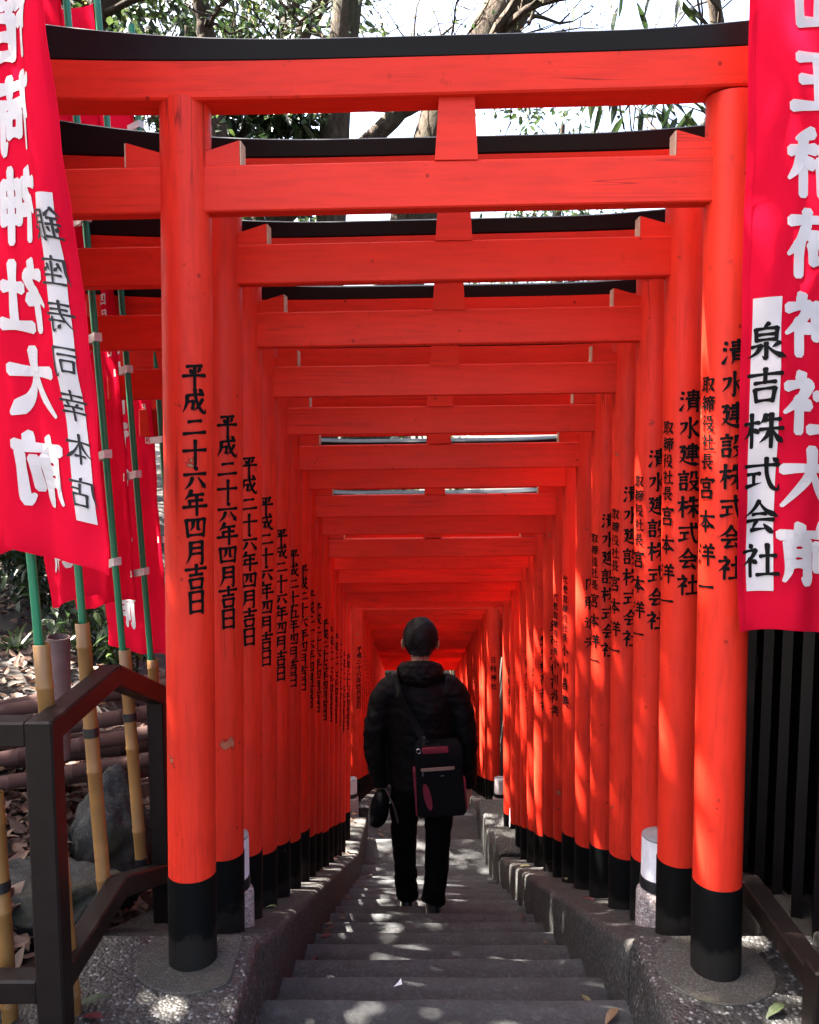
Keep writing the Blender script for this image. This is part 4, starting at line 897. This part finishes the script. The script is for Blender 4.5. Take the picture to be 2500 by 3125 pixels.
def tuft(c, n, L, lab, seed):
    rnd = random.Random(seed); root = empty('strap_leaf_plant', c); mb = MB()
    for k in range(n):
        a = rnd.uniform(0, 6.28); l = L * rnd.uniform(.6, 1.1); wv = .011; h = rnd.uniform(.5, .9); prev = None; vs = []
        for i in range(7):
            t = i / 6; p = Vector((math.cos(a) * l * t * .85, math.sin(a) * l * t * .85, l * h * (t - .75 * t * t))); s = Vector((-math.sin(a), math.cos(a), 0)) * wv * (1 - t) ** .5
            vs += [p - s, p + s]
        mb.add(vs, [(2 * i, 2 * i + 1, 2 * i + 3, 2 * i + 2) for i in range(6)])
    mb.raw('blades', M['leaf_mid'], root); tag(root, lab, 'plant')
tuft((-1.42, 4.75, terz(-1.42, 4.75)), 46, .5, 'arching strap leaved plant behind the second bamboo holder', 3)
tuft((-2.6, 5.6, terz(-2.6, 5.6)), 40, .45, 'strap leaved plant at the foot of the slim left trunk', 5)

# ------------------------------------------------------------------ trees
def tree(name, path, lab, cat='tree', seed=0, limbs=6, l_from=.45, llen=2.6, twigs=3, leaf=None, nleaf=0, Lsz=(.09, .035), bark='bark', spread=.30, lift=.25, aim=None, grp='trees around the tunnel', droop=0.0, sub=2):
    rnd = random.Random(seed); base = Vector(path[0][:3]); root = empty(name, base)
    pts = catmull([tuple(p) for p in path], 7); P3 = [Vector(p[:3]) - base for p in pts]; rad = [p[3] for p in pts]
    tr = MB(); n = 14
    rings = []
    tr.tube(P3, [r * (1 + .06 * nz(i * .7, seed)) for i, r in enumerate(rad)], n, True, .035)
    tips = []
    def grow(p, d, L, r, depth):
        k = max(3, int(L / .22)); q = [p]; dd = d.normalized()
        for i in range(k):
            dd = (dd + Vector((rnd.gauss(0, .20), rnd.gauss(0, .20), rnd.gauss(0, .16) + (.05 if droop == 0 else -droop)))).normalized(); q.append(q[-1] + dd * (L / k))
            if depth < sub and i > 0 and rnd.random() < .62:
                sd2 = (dd + Vector((rnd.gauss(0, .75), rnd.gauss(0, .75), rnd.gauss(0, .55)))).normalized(); grow(q[-1], sd2, L * rnd.uniform(.32, .55), r * .45, depth + 1)
            if depth >= sub - 1: tips.append((q[-1], dd))
        tr.tube(q, [max(.0022, r * (1 - .85 * i / k)) for i in range(k + 1)], 6 if depth < 2 else 4)
    N = len(P3)
    for k in range(limbs):
        i = int(N * (l_from + (1 - l_from) * (k + rnd.random()) / limbs)); i = min(N - 1, i)
        a = rnd.uniform(0, 6.28) if aim is None else aim + rnd.gauss(0, .8)
        grow(P3[i], Vector((math.cos(a), math.sin(a), rnd.uniform(-.1, .9) * lift * 2)), llen * rnd.uniform(.55, 1.1), rad[i] * rnd.uniform(.17, .32), 0)
    tr.build('trunk', M[bark], root, True, 60)
    if leaf and tips:
        lv = MB()
        for k in range(nleaf):
            p, d = rnd.choice(tips); yaw = math.atan2(-d.x, d.y) + rnd.gauss(0, .9)
            add_leaf(lv, p + Vector((rnd.gauss(0, spread), rnd.gauss(0, spread), rnd.gauss(0, spread * .8))) * .5, yaw, rnd.gauss(-.25, .6), rnd.gauss(0, .6), Lsz[0] * rnd.uniform(.6, 1.25), Lsz[1] * rnd.uniform(.7, 1.2), .3, .2)
        lv.raw('crown', M[leaf], root)
    tag(root, lab, cat, grp)
def at(px, py, D):                  # where a line of sight meets the distance D (world point)
    k = (1562.5 - py) / 2640; c, s = math.cos(R(5.7)), math.sin(R(5.7)); z = D / (c + k * s); return Vector(((px - 1250) / 2640 * z, D, k * z * c - z * s + EYE))
def trunk_path(pxs, D, r0, r1, up=2.5, bend=None):
    """trunk through sighted points, carried down to the ground and upwards out of view"""
    a = [at(x, y, D) for x, y in pxs]; lo, hi = a[-1], a[0]; d = (hi - lo).normalized()
    gx = lo.x - d.x * .6 * (lo.z - 0) / max(.3, d.z); g = Vector((gx if bend is None else bend, D, 0)); g.z = terz(g.x, g.y) - .3
    m = g.lerp(lo, .55) + Vector(((lo.x - g.x) * -.12, 0, 0)); t = hi + d * up
    q = [g, m] + a[::-1] + [t]; n = len(q) - 1
    return [(p.x, p.y, p.z, (r0 * 1.35 if i == 0 else r0 + (r1 - r0) * i / n)) for i, p in enumerate(q)]
tree('broadleaf_tree', trunk_path([(1560, 0), (1470, 210), (1345, 395)], 12, .36, .30, 5), 'thick leaning trunk behind the centre strut of the first gate', seed=1, limbs=7, l_from=.55, llen=4.2, leaf='leaf_young', nleaf=700, Lsz=(.06, .026), bark='bark_pale')
tree('broadleaf_tree', trunk_path([(1062, 0), (1040, 200), (1022, 400)], 11, .20, .165, 5), 'upright ivy-flecked trunk left of the centre strut', seed=2, limbs=8, l_from=.5, llen=3.4, leaf='leaf_mid', nleaf=900, Lsz=(.07, .032), bark='bark_pale')
tree('broadleaf_tree', trunk_path([(345, -60), (300, 40), (250, 130)], 9.5, .17, .13, 4), 'leaning grey trunk at upper left behind the banner poles', seed=3, limbs=8, l_from=.5, llen=3.0, leaf='leaf_young', nleaf=1500, Lsz=(.05, .022))
tree('broadleaf_tree', trunk_path([(600, -60), (625, 90), (645, 230)], 10, .12, .085, 3.5), 'slim dark trunk among evergreen leaves above the first left pillar', seed=4, limbs=10, l_from=.42, llen=2.3, leaf='leaf_dark', nleaf=1700, Lsz=(.13, .045))
tree('broadleaf_tree', trunk_path([(905, -40), (870, 90), (850, 250)], 13, .13, .10, 4), 'narrow pale trunk between the slim dark trunk and the ivy trunk', seed=6, limbs=7, l_from=.5, llen=2.8, leaf='leaf_young', nleaf=800, Lsz=(.055, .024))
tree('broadleaf_tree', trunk_path([(1000, -40), (930, 90), (870, 260)], 14, .15, .11, 4), 'slanting trunk crossing behind the ivy-flecked one', seed=8, limbs=8, l_from=.5, llen=3.0, leaf='leaf_young', nleaf=900, Lsz=(.055, .024))
tree('broadleaf_tree', trunk_path([(1290, 300), (1210, 345), (1160, 400)], 11.5, .13, .10, 1.2), 'forked leaning trunk low between the first two top beams', seed=9, limbs=6, l_from=.6, llen=2.4, leaf='leaf_mid', nleaf=160, Lsz=(.06, .028))
tree('evergreen_tree', [(-4.3, 13.2, terz(-4.3, 13.2) - .3, .18), (-4.1, 13.1, 2.2, .15), (-3.6, 13.0, 4.4, .12), (-3.1, 12.8, 7.2, .07)], 'dense dark evergreen behind the first left pillar, leaves hanging below the top beam', seed=12, limbs=18, l_from=.35, llen=2.0, leaf='leaf_dark', nleaf=4600, Lsz=(.20, .065), aim=-.1, spread=.4, lift=.1)
tree('evergreen_tree', [(-5.6, 6.5, terz(-5.6, 6.5) - .3, .22), (-5.5, 6.3, 2.0, .18), (-5.2, 6.2, 4.5, .14), (-5.0, 6.2, 7.0, .07)], 'tall broad evergreen up the left bank, its crown shading the tunnel', seed=14, limbs=18, l_from=.45, llen=2.7, leaf='leaf_dark', nleaf=6500, Lsz=(.19, .085), spread=.5, lift=.25)
tree('evergreen_tree', [(-5.0, 3.3, terz(-5.0, 3.3) - .3, .24), (-4.9, 3.3, 2.0, .2), (-4.5, 3.3, 4.4, .15), (-4.0, 3.4, 7.2, .07)], 'spreading evergreen beside the entrance on the left, outside the view', seed=15, limbs=22, l_from=.6, llen=2.2, leaf='leaf_dark', nleaf=8500, Lsz=(.2, .09), spread=.6, lift=.2)
tree('evergreen_tree', [(-5.6, 9.7, terz(-5.6, 9.7) - .3, .2), (-5.5, 9.7, 1.8, .17), (-5.1, 9.6, 4.0, .13), (-4.7, 9.5, 6.4, .07)], 'evergreen on the left bank added to shade the landing gap, behind the banner row', seed=33, limbs=18, l_from=.5, llen=2.0, leaf='leaf_dark', nleaf=3600, Lsz=(.19, .085), spread=.5, lift=.2)  # extra tree, its crown set in the sun's path to shade the landing
tree('slim_tree', [(-2.05, 5.9, terz(-2.05, 5.9) - .2, .075), (-2.2, 5.9, .9, .062), (-2.3, 5.85, 2.4, .05), (-2.5, 5.8, 4.2, .03)], 'slim rough trunk at the left under the near banner, bare stem', seed=16, limbs=6, l_from=.55, llen=1.4, leaf='leaf_mid', nleaf=500, Lsz=(.08, .034))
# right: long-leaved tree reaching in over the slat fence
tree('longleaf_tree', [(3.4, 5.6, terz(3.4, 5.6) - .3, .15), (3.3, 5.6, 1.6, .12), (2.9, 5.5, 3.1, .10), (2.4, 5.4, 4.6, .06)], 'long-leaved evergreen reaching in from the right above the slat fence', seed=23, limbs=13, l_from=.5, llen=1.5, leaf='leaf_dark', nleaf=1300, Lsz=(.24, .048), aim=3.3, spread=.22, lift=.05)
tree('bare_tree', [(5.2, 12.5, terz(5.2, 12.5) - .3, .17), (5.0, 12.5, 3.5, .14), (4.3, 12.4, 6.5, .10), (3.8, 12.3, 9, .06)], 'bare thin-branched tree to the right against the white sky', seed=27, limbs=10, l_from=.45, llen=3.6, leaf='leaf_young', nleaf=130, Lsz=(.045, .02), aim=3.1, lift=.12, sub=2)
# trees closing the view at the foot of the stairs and behind the right fence
for k, (x, y, lab) in enumerate([(-1.6, 21.5, 'evergreen tree left of the far end of the tunnel'), (1.2, 23.5, 'evergreen tree straight beyond the far end of the tunnel'), (3.4, 20.5, 'evergreen tree right of the far end of the tunnel'), (-6.5, 13.0, 'evergreen tree high on the left bank behind the shrubs')]):
    z = terz(x, y); tree('evergreen_tree', [(x, y, z - .3, .2), (x + .1, y, z + 2, .16), (x, y + .1, z + 4.5, .12), (x + .1, y, z + 7, .05)], lab, seed=50 + k, limbs=15, l_from=.25, llen=2.4, leaf='leaf_dark', nleaf=2600, Lsz=(.2, .09), spread=.6, lift=.2)
for k, (x, y, h, lab) in enumerate([(-9.5, 7.5, 6.5, 'dark evergreen on the left slope behind the leaning grey trunk'), (-11.0, 12.5, 8.0, 'tall dark evergreen at the back of the left slope'), (-7.5, 16.5, 8.5, 'dark evergreen behind the slim trunk above the first left pillar'), (-12.5, 3.0, 8.0, 'dark evergreen far out on the left slope beside the entrance'), (-9.0, -1.5, 7.5, 'dark evergreen to the left of the entrance'),
        (5.6, 3.2, 7.0, 'dark evergreen behind the slat fence beside the entrance'), (6.8, 8.2, 7.0, 'dark evergreen behind the long leaved tree on the right'), (6.2, -1.8, 7.0, 'dark evergreen to the right of the entrance')]):
    z = terz(x, y); tree('evergreen_tree', [(x, y, z - .3, .2), (x + .1, y, z + h * .3, .16), (x, y + .1, z + h * .7, .12), (x + .1, y, z + h, .05)], lab, seed=70 + k, limbs=18, l_from=.18, llen=2.7, leaf='leaf_dark', nleaf=3600, Lsz=(.22, .10), spread=.7, lift=.15)
p = at(770, 335, 11); tree('evergreen_tree', [(p.x - .5, 11, terz(p.x - .5, 11) - .3, .12), (p.x - .4, 11, 1.6, .10), (p.x - .2, 11, p.z - .9, .08), (p.x, 11, p.z + .1, .04)], 'dark clump of big evergreen leaves right of the first left pillar, below the top beam', seed=91, limbs=14, l_from=.72, llen=.75, leaf='leaf_dark', nleaf=1500, Lsz=(.24, .08), spread=.25, lift=.0, droop=.1)
def mast():
    p = at(1830, 390, 60); root = empty('antenna_mast', (p.x, 60, -8)); mb = MB(); t = at(1830, 300, 60).z + 8
    for dx, dy in ((-.16, -.1), (.16, -.1), (0, .17)): mb.tube([(dx, dy, 0), (dx, dy, t)], .035, 6)
    k = 0
    while k * .8 < t - .8:
        z = k * .8; mb.tube([(-.16, -.1, z), (.16, -.1, z + .8)], .02, 4); mb.tube([(.16, -.1, z), (0, .17, z + .8)], .02, 4); mb.tube([(0, .17, z), (-.16, -.1, z + .8)], .02, 4); k += 1
    mb.build('lattice', M['cap_grey'], root); tag(root, 'thin distant lattice mast between the first two top beams', 'mast')
mast()

# ------------------------------------------------------------------ the man
def remesh(mb, name, mat, parent, vox, smooth_it=6, disp=None):
    me = bpy.data.meshes.new(name); me.from_pydata(mb.v, [], mb.f); o = bpy.data.objects.new(name, me); COL.objects.link(o)
    bm = bmesh.new(); bm.from_mesh(me); bmesh.ops.recalc_face_normals(bm, faces=bm.faces); bm.to_mesh(me); bm.free()
    a = o.modifiers.new('r', 'REMESH'); a.mode = 'VOXEL'; a.voxel_size = vox
    b = o.modifiers.new('s', 'SMOOTH'); b.factor = .5; b.iterations = smooth_it
    dg = bpy.context.evaluated_depsgraph_get(); dg.update(); m2 = bpy.data.meshes.new_from_object(o.evaluated_get(dg)); m2.name = name
    bpy.data.objects.remove(o); m2.materials.clear(); m2.materials.append(mat)
    if disp:
        ns = [v.normal.copy() for v in m2.vertices]
        for v, nn in zip(m2.vertices, ns): v.co = v.co + nn * disp(v.co)
    m2.polygons.foreach_set('use_smooth', [True] * len(m2.polygons)); m2.update()
    return link(name, m2, parent)
def loft(mb, secs, n=24):
    """secs: (centre, rx, ry) horizontal ellipses from bottom to top"""
    mb.sweep([[(c[0] + rx * math.cos(t), c[1] + ry * math.sin(t), c[2]) for t in [2 * math.pi * i / n for i in range(n)]] for c, rx, ry in secs])
def limb(mb, pts, rad, n=16, sub=5):
    q = catmull([(*p, r) for p, r in zip(pts, rad)], sub); mb.tube([p[:3] for p in q], [p[3] for p in q], n)
def ball(mb, c, r, n=14):
    rr_ = r if hasattr(r, '__len__') else (r, r, r)
    mb.sweep([[(c[0] + rr_[0] * math.sin(a) * math.cos(t), c[1] + rr_[1] * math.sin(a) * math.sin(t), c[2] - rr_[2] * math.cos(a)) for t in [2 * math.pi * i / n for i in range(n)]] for a in [math.pi * (j + .08) / (n + .16) for j in range(n + 1)]])
PX, PY, PZ = .062, 4.84, -2.833 + EYE
person = empty('person', (PX, PY, PZ))
person.scale = (.955, .97, 1.0)
tag(person, 'man in black jacket and trousers walking down the steps, seen from behind', 'person')
LH = Vector((-.245, .02, .745)); RH = Vector((.29, .03, .735))
def hand(mb, wrist, side):
    w0 = Vector(wrist); mb2 = mb
    palm = w0 + Vector((0, .012, -.062)); 
    limb(mb2, [w0 + Vector((0, 0, .03)), w0 + Vector((0, .006, -.02)), palm], [.026, .026, .030], 12)
    ball(mb2, palm + Vector((0, .004, -.01)), (.018, .040, .045))
    for k, (dy, L) in enumerate(((.032, .068), (.011, .078), (-.010, .074), (-.030, .058))):
        b = palm + Vector((0, dy, -.038)); cu = -side * .022
        limb(mb2, [b, b + Vector((cu * .3, 0, -L * .45)), b + Vector((cu * 1.2, .0, -L * .8)), b + Vector((cu * 2.0, .0, -L))], [.0092, .0088, .008, .0068], 8, 4)
    b = palm + Vector((-side * .004, .034, .012)); limb(mb2, [b, b + Vector((-side * .016, .022, -.02)), b + Vector((-side * .022, .026, -.05))], [.012, .0105, .008], 8, 4)
def make_body():
    mb = MB()
    # head and face
    hc = Vector((.0, .015, 1.610))
    ball(mb, hc, (.086, .104, .115), 20); limb(mb, [hc + Vector((0, .045, -.06)), hc + Vector((0, .06, -.10))], [.055, .038]); 
    limb(mb, [hc + Vector((0, .095, .0)), hc + Vector((0, .118, -.035))], [.010, .014], 8); ball(mb, hc + Vector((0, .092, -.068)), (.024, .010, .008), 8)
    for s in (-1, 1):
        ball(mb, hc + Vector((s * .032, .086, .005)), (.014, .012, .010), 8)
        e = hc + Vector((s * .101, -.004, -.020)); ball(mb, e, (.010, .020, .033), 10); ball(mb, e + Vector((s * .007, -.010, .006)), (.008, .014, .026), 10)
    limb(mb, [(0, -.03, 1.40), (0, -.022, 1.48), (0, -.005, 1.56)], [.062, .056, .056])
    # trunk, arms, legs under the clothes
    loft(mb, [((0, 0, .80), .13, .09), ((0, 0, .95), .14, .095), ((0, -.01, 1.2), .15, .10), ((0, -.02, 1.36), .14, .085), ((0, -.02, 1.44), .07, .06)])
    for s, H in ((-1, LH), (1, RH)):
        limb(mb, [(s * .17, -.02, 1.36), (s * .22, -.03, 1.20), (s * .255, -.03, 1.03), (H.x, H.y - .02, H.z + .09), tuple(H)], [.055, .048, .042, .032, .026]); hand(mb, H, s)
    limb(mb, [(-.085, 0, .86), (-.10, .06, .45), (-.085, .20, .0), (-.08, .21, -.07)], [.085, .058, .040, .038])
    limb(mb, [(.085, 0, .86), (.10, -.02, .48), (.085, -.09, .09)], [.085, .058, .040])
    return remesh(mb, 'body', M['skin'], person, .0052, 3)
make_body()
def folds(co):
    return .007 * nz(co.x * 7, co.y * 7, co.z * 13) + .006 * nz(co.x * 16 + co.z * 8, co.y * 16, co.z * 26 + 3) + .004 * nz(co.x * 34, co.y * 30, co.z * 40) + .002 * nz(co.x * 9 + co.z * 17, co.y * 9, 7)
mb = MB()
loft(mb, [((.005, 0, .735), .178, .128), ((.005, 0, .78), .196, .138), ((0, -.0, .92), .198, .140), ((0, -.005, 1.05), .200, .142), ((0, -.012, 1.20), .207, .145), ((0, -.02, 1.29), .205, .135), ((0, -.022, 1.355), .185, .112), ((0, -.02, 1.405), .125, .09), ((0, -.016, 1.44), .085, .078)], 32)
for s, H in ((-1, LH), (1, RH)):
    limb(mb, [(s * .125, -.02, 1.345), (s * .195, -.02, 1.315), (s * .246, -.025, 1.20), (s * .275, -.03, 1.05), (s * .28 if s > 0 else -.268, -.015, .92), (H.x, H.y - .01, H.z + .06), (H.x, H.y, H.z + .005)], [.085, .084, .076, .068, .062, .054, .050], 20)
remesh(mb, 'jacket', M['jacket'], person, .0085, 5, folds)
mb = MB()                                                       # hood lying on the shoulders
N = 40; rings = []
for k in range(N):
    a = 2 * math.pi * k / N; back = max(0, -math.sin(a)); c = Vector((.104 * math.cos(a), -.012 + .096 * math.sin(a), 1.440 + .016 * back))
    rr_ = .034 + .034 * back; rad = Vector((math.cos(a), math.sin(a), 0))
    rings.append([tuple(c + rad * (rr_ * math.cos(t)) * .95 + Vector((0, 0, 1)) * (rr_ * 1.18 * math.sin(t) - .012 * back)) for t in [2 * math.pi * i / 14 for i in range(14)]])
mb.sweep(rings, False, True)
remesh(mb, 'hood', M['jacket'], person, .006, 4, lambda c: .008 * nz(c.x * 14, c.y * 14, c.z * 30) + .006 * nz(c.x * 34 + c.z * 18, c.y * 30, c.z * 48))
mb = MB()                                                       # trousers
loft(mb, [((0, 0, .70), .165, .115), ((0, 0, .80), .165, .118), ((0, 0, .90), .16, .115)])
limb(mb, [(-.085, 0, .80), (-.097, .03, .60), (-.098, .085, .38), (-.088, .16, .14), (-.082, .205, -.035)], [.096, .088, .078, .070, .070], 20)
limb(mb, [(.085, 0, .80), (.107, -.01, .62), (.108, -.01, .42), (.095, -.05, .22), (.080, -.080, .085)], [.096, .090, .080, .072, .072], 20)
remesh(mb, 'trousers', M['trouser'], person, .0085, 4, lambda c: .008 * nz(c.x * 9, c.y * 9, c.z * 16) * (1.5 if c.z < .2 else 1) + .004 * nz(c.x * 20, c.y * 20, c.z * 30))
mb = MB()                                                       # hair: cap of the skull with cut tufts
hc = Vector((0, .002, 1.630)); rnd = random.Random(9)
bmh = MB(); ball(bmh, hc, (.105, .117, .118), 40); keep = MB()
vv = []
for p in bmh.v:
    q = Vector(p) - hc; f = .004 * nz(q.x * 60, q.y * 60, q.z * 25) + .004 * nz(q.x * 22, q.y * 22, q.z * 12); vv.append(tuple(hc + q * (1 + f * 9)))
fs = [f for f in bmh.f if all((vv[i][2] > 1.535 + (.07 if abs(vv[i][0]) > .085 and vv[i][1] > -.045 else 0) + (.055 if vv[i][1] > .05 else 0) + (.03 if vv[i][1] > .085 else 0)) for i in f)]
keep.v, keep.f = vv, fs
for k in range(2600):
    a = rnd.uniform(0, 6.28); e = rnd.uniform(-.85, 1.5) if k % 3 else rnd.uniform(-.9, -.35); d = Vector((math.cos(a) * math.cos(e), math.sin(a) * math.cos(e), math.sin(e)))
    if d.y > .5 and e < .4: continue
    if e < -.30 and (abs(d.x) > .55 * math.cos(e) + .02): continue
    if e < -.62: continue
    p = hc + Vector((d.x * .104, d.y * .116, d.z * .117)); dn = Vector((d.x * .35 + rnd.gauss(0, .2), d.y * .35 + rnd.gauss(0, .2), -.9 if e < .9 else -.2)).normalized(); s = dn.cross(d).normalized() * .0022
    l = rnd.uniform(.016, .030) * (1.5 if e < -.2 else 1); tip = p + dn * l + d * .006
    o = len(keep.v); keep.v += [tuple(p - s), tuple(p + s), tuple(tip)]; keep.f.append((o, o + 1, o + 2))
keep.raw('hair', M['hair'], person, True)
def shoe(c, yaw):
    c = Vector(c); mb = MB()
    limb(mb, [c + Vector((0, -.06, .045)), c + Vector((0, .0, .045)), c + Vector((0, .10, .035)), c + Vector((0, .16, .028))], [.040, .042, .040, .028], 14); ball(mb, c + Vector((0, -.05, .07)), (.038, .045, .05))
    o = remesh(mb, 'shoe', M['shoe'], person, .006, 3)
    mb = MB(); ring = [(c.x + .043 * math.cos(t), c.y + .045 + .135 * math.sin(t)) for t in [2 * math.pi * i / 28 for i in range(28)]]
    mb.sweep([[(x, y, c.z + .001) for x, y in ring], [(x, y, c.z + .026) for x, y in ring]]); mb.build('sole', M['sole'], o, True, 40)
shoe((-.080, .235, -.151), 0); shoe((.078, -.055, .0), 0)
# shoulder bag on his right hip (hangs from him: a thing of its own)
def bag():
    root = empty('shoulder_bag', (PX + .120, PY - .185, PZ + .665)); RZ = Matrix.Rotation(R(-4), 4, 'Y') @ Matrix.Diagonal((.93, 1, .93, 1))
    def box(nm, x0, x1, z0, z1, y0, y1, mat, parent=root, taper=.0, r=.02):
        mb = MB(); prof = []
        def ring(y, k):
            pts = []
            for cx, cz, a0 in ((x1 - r, z1 - r, 0), (x0 + r, z1 - r, 90), (x0 + r, z0 + r, 180), (x1 - r, z0 + r, 270)):
                for a in range(0, 91, 30):
                    x = cx + r * math.cos(R(a0 + a)); z = cz + r * math.sin(R(a0 + a)); xm, zm = (x0 + x1) / 2, (z0 + z1) / 2
                    x = xm + (x - xm) * k * (1 - taper * (z - z0) / max(.01, z1 - z0)); z = zm + (z - zm) * k; pts.append(tuple(RZ @ Vector((x, y, z))))
            return pts
        e = min(.012, (y1 - y0) * .3)
        mb.sweep([ring(y0, .94), ring(y0 + e, 1), ring(y1 - e, 1), ring(y1, .94)]); return mb.build(nm, mat, parent, True, 40)
    box('body', -.150, .150, .0, .455, -.040, .052, M['bag'], taper=.10, r=.03)
    box('gusset', -.156, -.118, .004, .30, -.030, .044, M['bag_red'], r=.015); box('gusset', .122, .156, .03, .22, -.030, .044, M['bag_red'], r=.015)
    box('flap', -.142, .146, .31, .452, -.052, -.041, M['bag'], r=.02)
    box('top_panel', -.092, .062, .405, .445, -.058, -.0525, M['bag_red'], r=.006)
    z = box('zip_tape', -.108, .094, .298, .318, -.057, -.0415, M['zip'], r=.006); box('zip_pull', -.104, -.092, .272, .300, -.062, -.0575, M['silver'], z, r=.004)
    mb = MB(); N = 20
    for k, rr_ in enumerate((1, .0)): pass
    ring = [tuple(RZ @ Vector((-.078 + .022 * math.cos(t) + .012 * math.sin(t) * -1, 0, .135 + .082 * math.sin(t)))) for t in [2 * math.pi * i / N for i in range(N)]]
    mb.sweep([[(p[0], -.050, p[2]) for p in ring], [(p[0], -.041, p[2]) for p in ring]]); mb.build('pocket_trim', M['bag_red'], root, True, 40)
    ring = [tuple(RZ @ Vector((.018 + .016 * math.cos(t), 0, .262 + .006 * math.sin(t)))) for t in [2 * math.pi * i / N for i in range(N)]]
    mb = MB(); mb.sweep([[(p[0], -.048, p[2]) for p in ring], [(p[0], -.041, p[2]) for p in ring]]); mb.build('badge', M['silver'], root, True, 40)
    # strap over the left shoulder
    ox, oy, oz = PX + .125, PY - .185, PZ + .665
    pts = [Vector((-.100, -.030, .435)), Vector((-.148, .006, .51)), Vector((-.200, .024, .605)), Vector((-.235, .041, .685)), Vector((-.252, .082, .750)), Vector((-.245, .16, .783)), Vector((-.22, .25, .735)), Vector((-.15, .31, .65)), Vector((-.02, .33, .5)), Vector((.10, .26, .42)), Vector((.14, .06, .43))]
    q = catmull([tuple(p) for p in pts], 6); mb = MB(); vs = []; wdt = .020
    for i, p in enumerate(q):
        d = (Vector(q[min(i + 1, len(q) - 1)]) - Vector(q[max(i - 1, 0)])).normalized(); out = (Vector(p) - Vector((-.125, .185, p[2]))); out.z = 0; out.normalize(); s = d.cross(out).normalized() * wdt
        P0 = Vector(p); vs.append([tuple(P0 - s), tuple(P0 + s), tuple(P0 + s + out * .004), tuple(P0 - s + out * .004)])
    mb.sweep(vs); mb.build('strap', M['bag'], root, True, 40)
    mb = MB(); c = RZ @ Vector((-.112, -.055, .425)); mb.sweep([[tuple(c + Vector(((.012 + .0022 * math.cos(b)) * math.cos(t), .0022 * math.sin(b), (.012 + .0022 * math.cos(b)) * math.sin(t)))) for b in [2 * math.pi * j / 8 for j in range(8)]] for t in [2 * math.pi * i / 20 for i in range(20)]], False, True)
    mb.build('ring', M['silver'], root, True, 60)
    mb = MB(); mb.bar((-.108, -.035, .405), (-.102, -.030, .46), .03, .008, .002); mb.build('buckle', M['black_metal'], root)
    tag(root, 'black shoulder bag with crimson trim hanging at the walking man\'s right hip', 'bag')
bag()
def capp():
    root = empty('peaked_cap', (PX - .232, PY + .0, PZ + .575)); mb = MB(); n = 24
    prof = [(.0, -.075), (.045, -.068), (.066, -.045), (.074, -.01), (.072, .04), (.060, .09), (.035, .14)]
    rings = [[(-.010 + r * .80 * math.cos(t) + (z - .0) * .16, r * 1.15 * math.sin(t), z + .015) for t in [2 * math.pi * i / n for i in range(n)]] for r, z in [(max(r, .003), z) for r, z in prof]]
    mb.sweep(rings); mb.build('crown', M['cap'], root, True, 60)
    mb = MB(); rows = []
    for i in range(13):
        t = i / 12; x = .012 + .075 * t; zc = .175 - .225 * t; w2 = .062 * math.sin(math.pi * (.12 + .82 * t)) + .012
        rows.append([(x + .020 * math.sin(math.pi * t) + .018 * abs(s) ** 2, s * w2, zc) for s in (-1, -.6, -.2, .2, .6, 1)] + [(x + .004 + .020 * math.sin(math.pi * t) + .018 * abs(s) ** 2, s * w2, zc + .002) for s in (1, .6, .2, -.2, -.6, -1)])
    mb.sweep(rows); mb.build('peak', M['brim'], root, True, 50)
    tag(root, 'black cap with grey peak held in the walking man\'s left hand', 'cap')
capp()
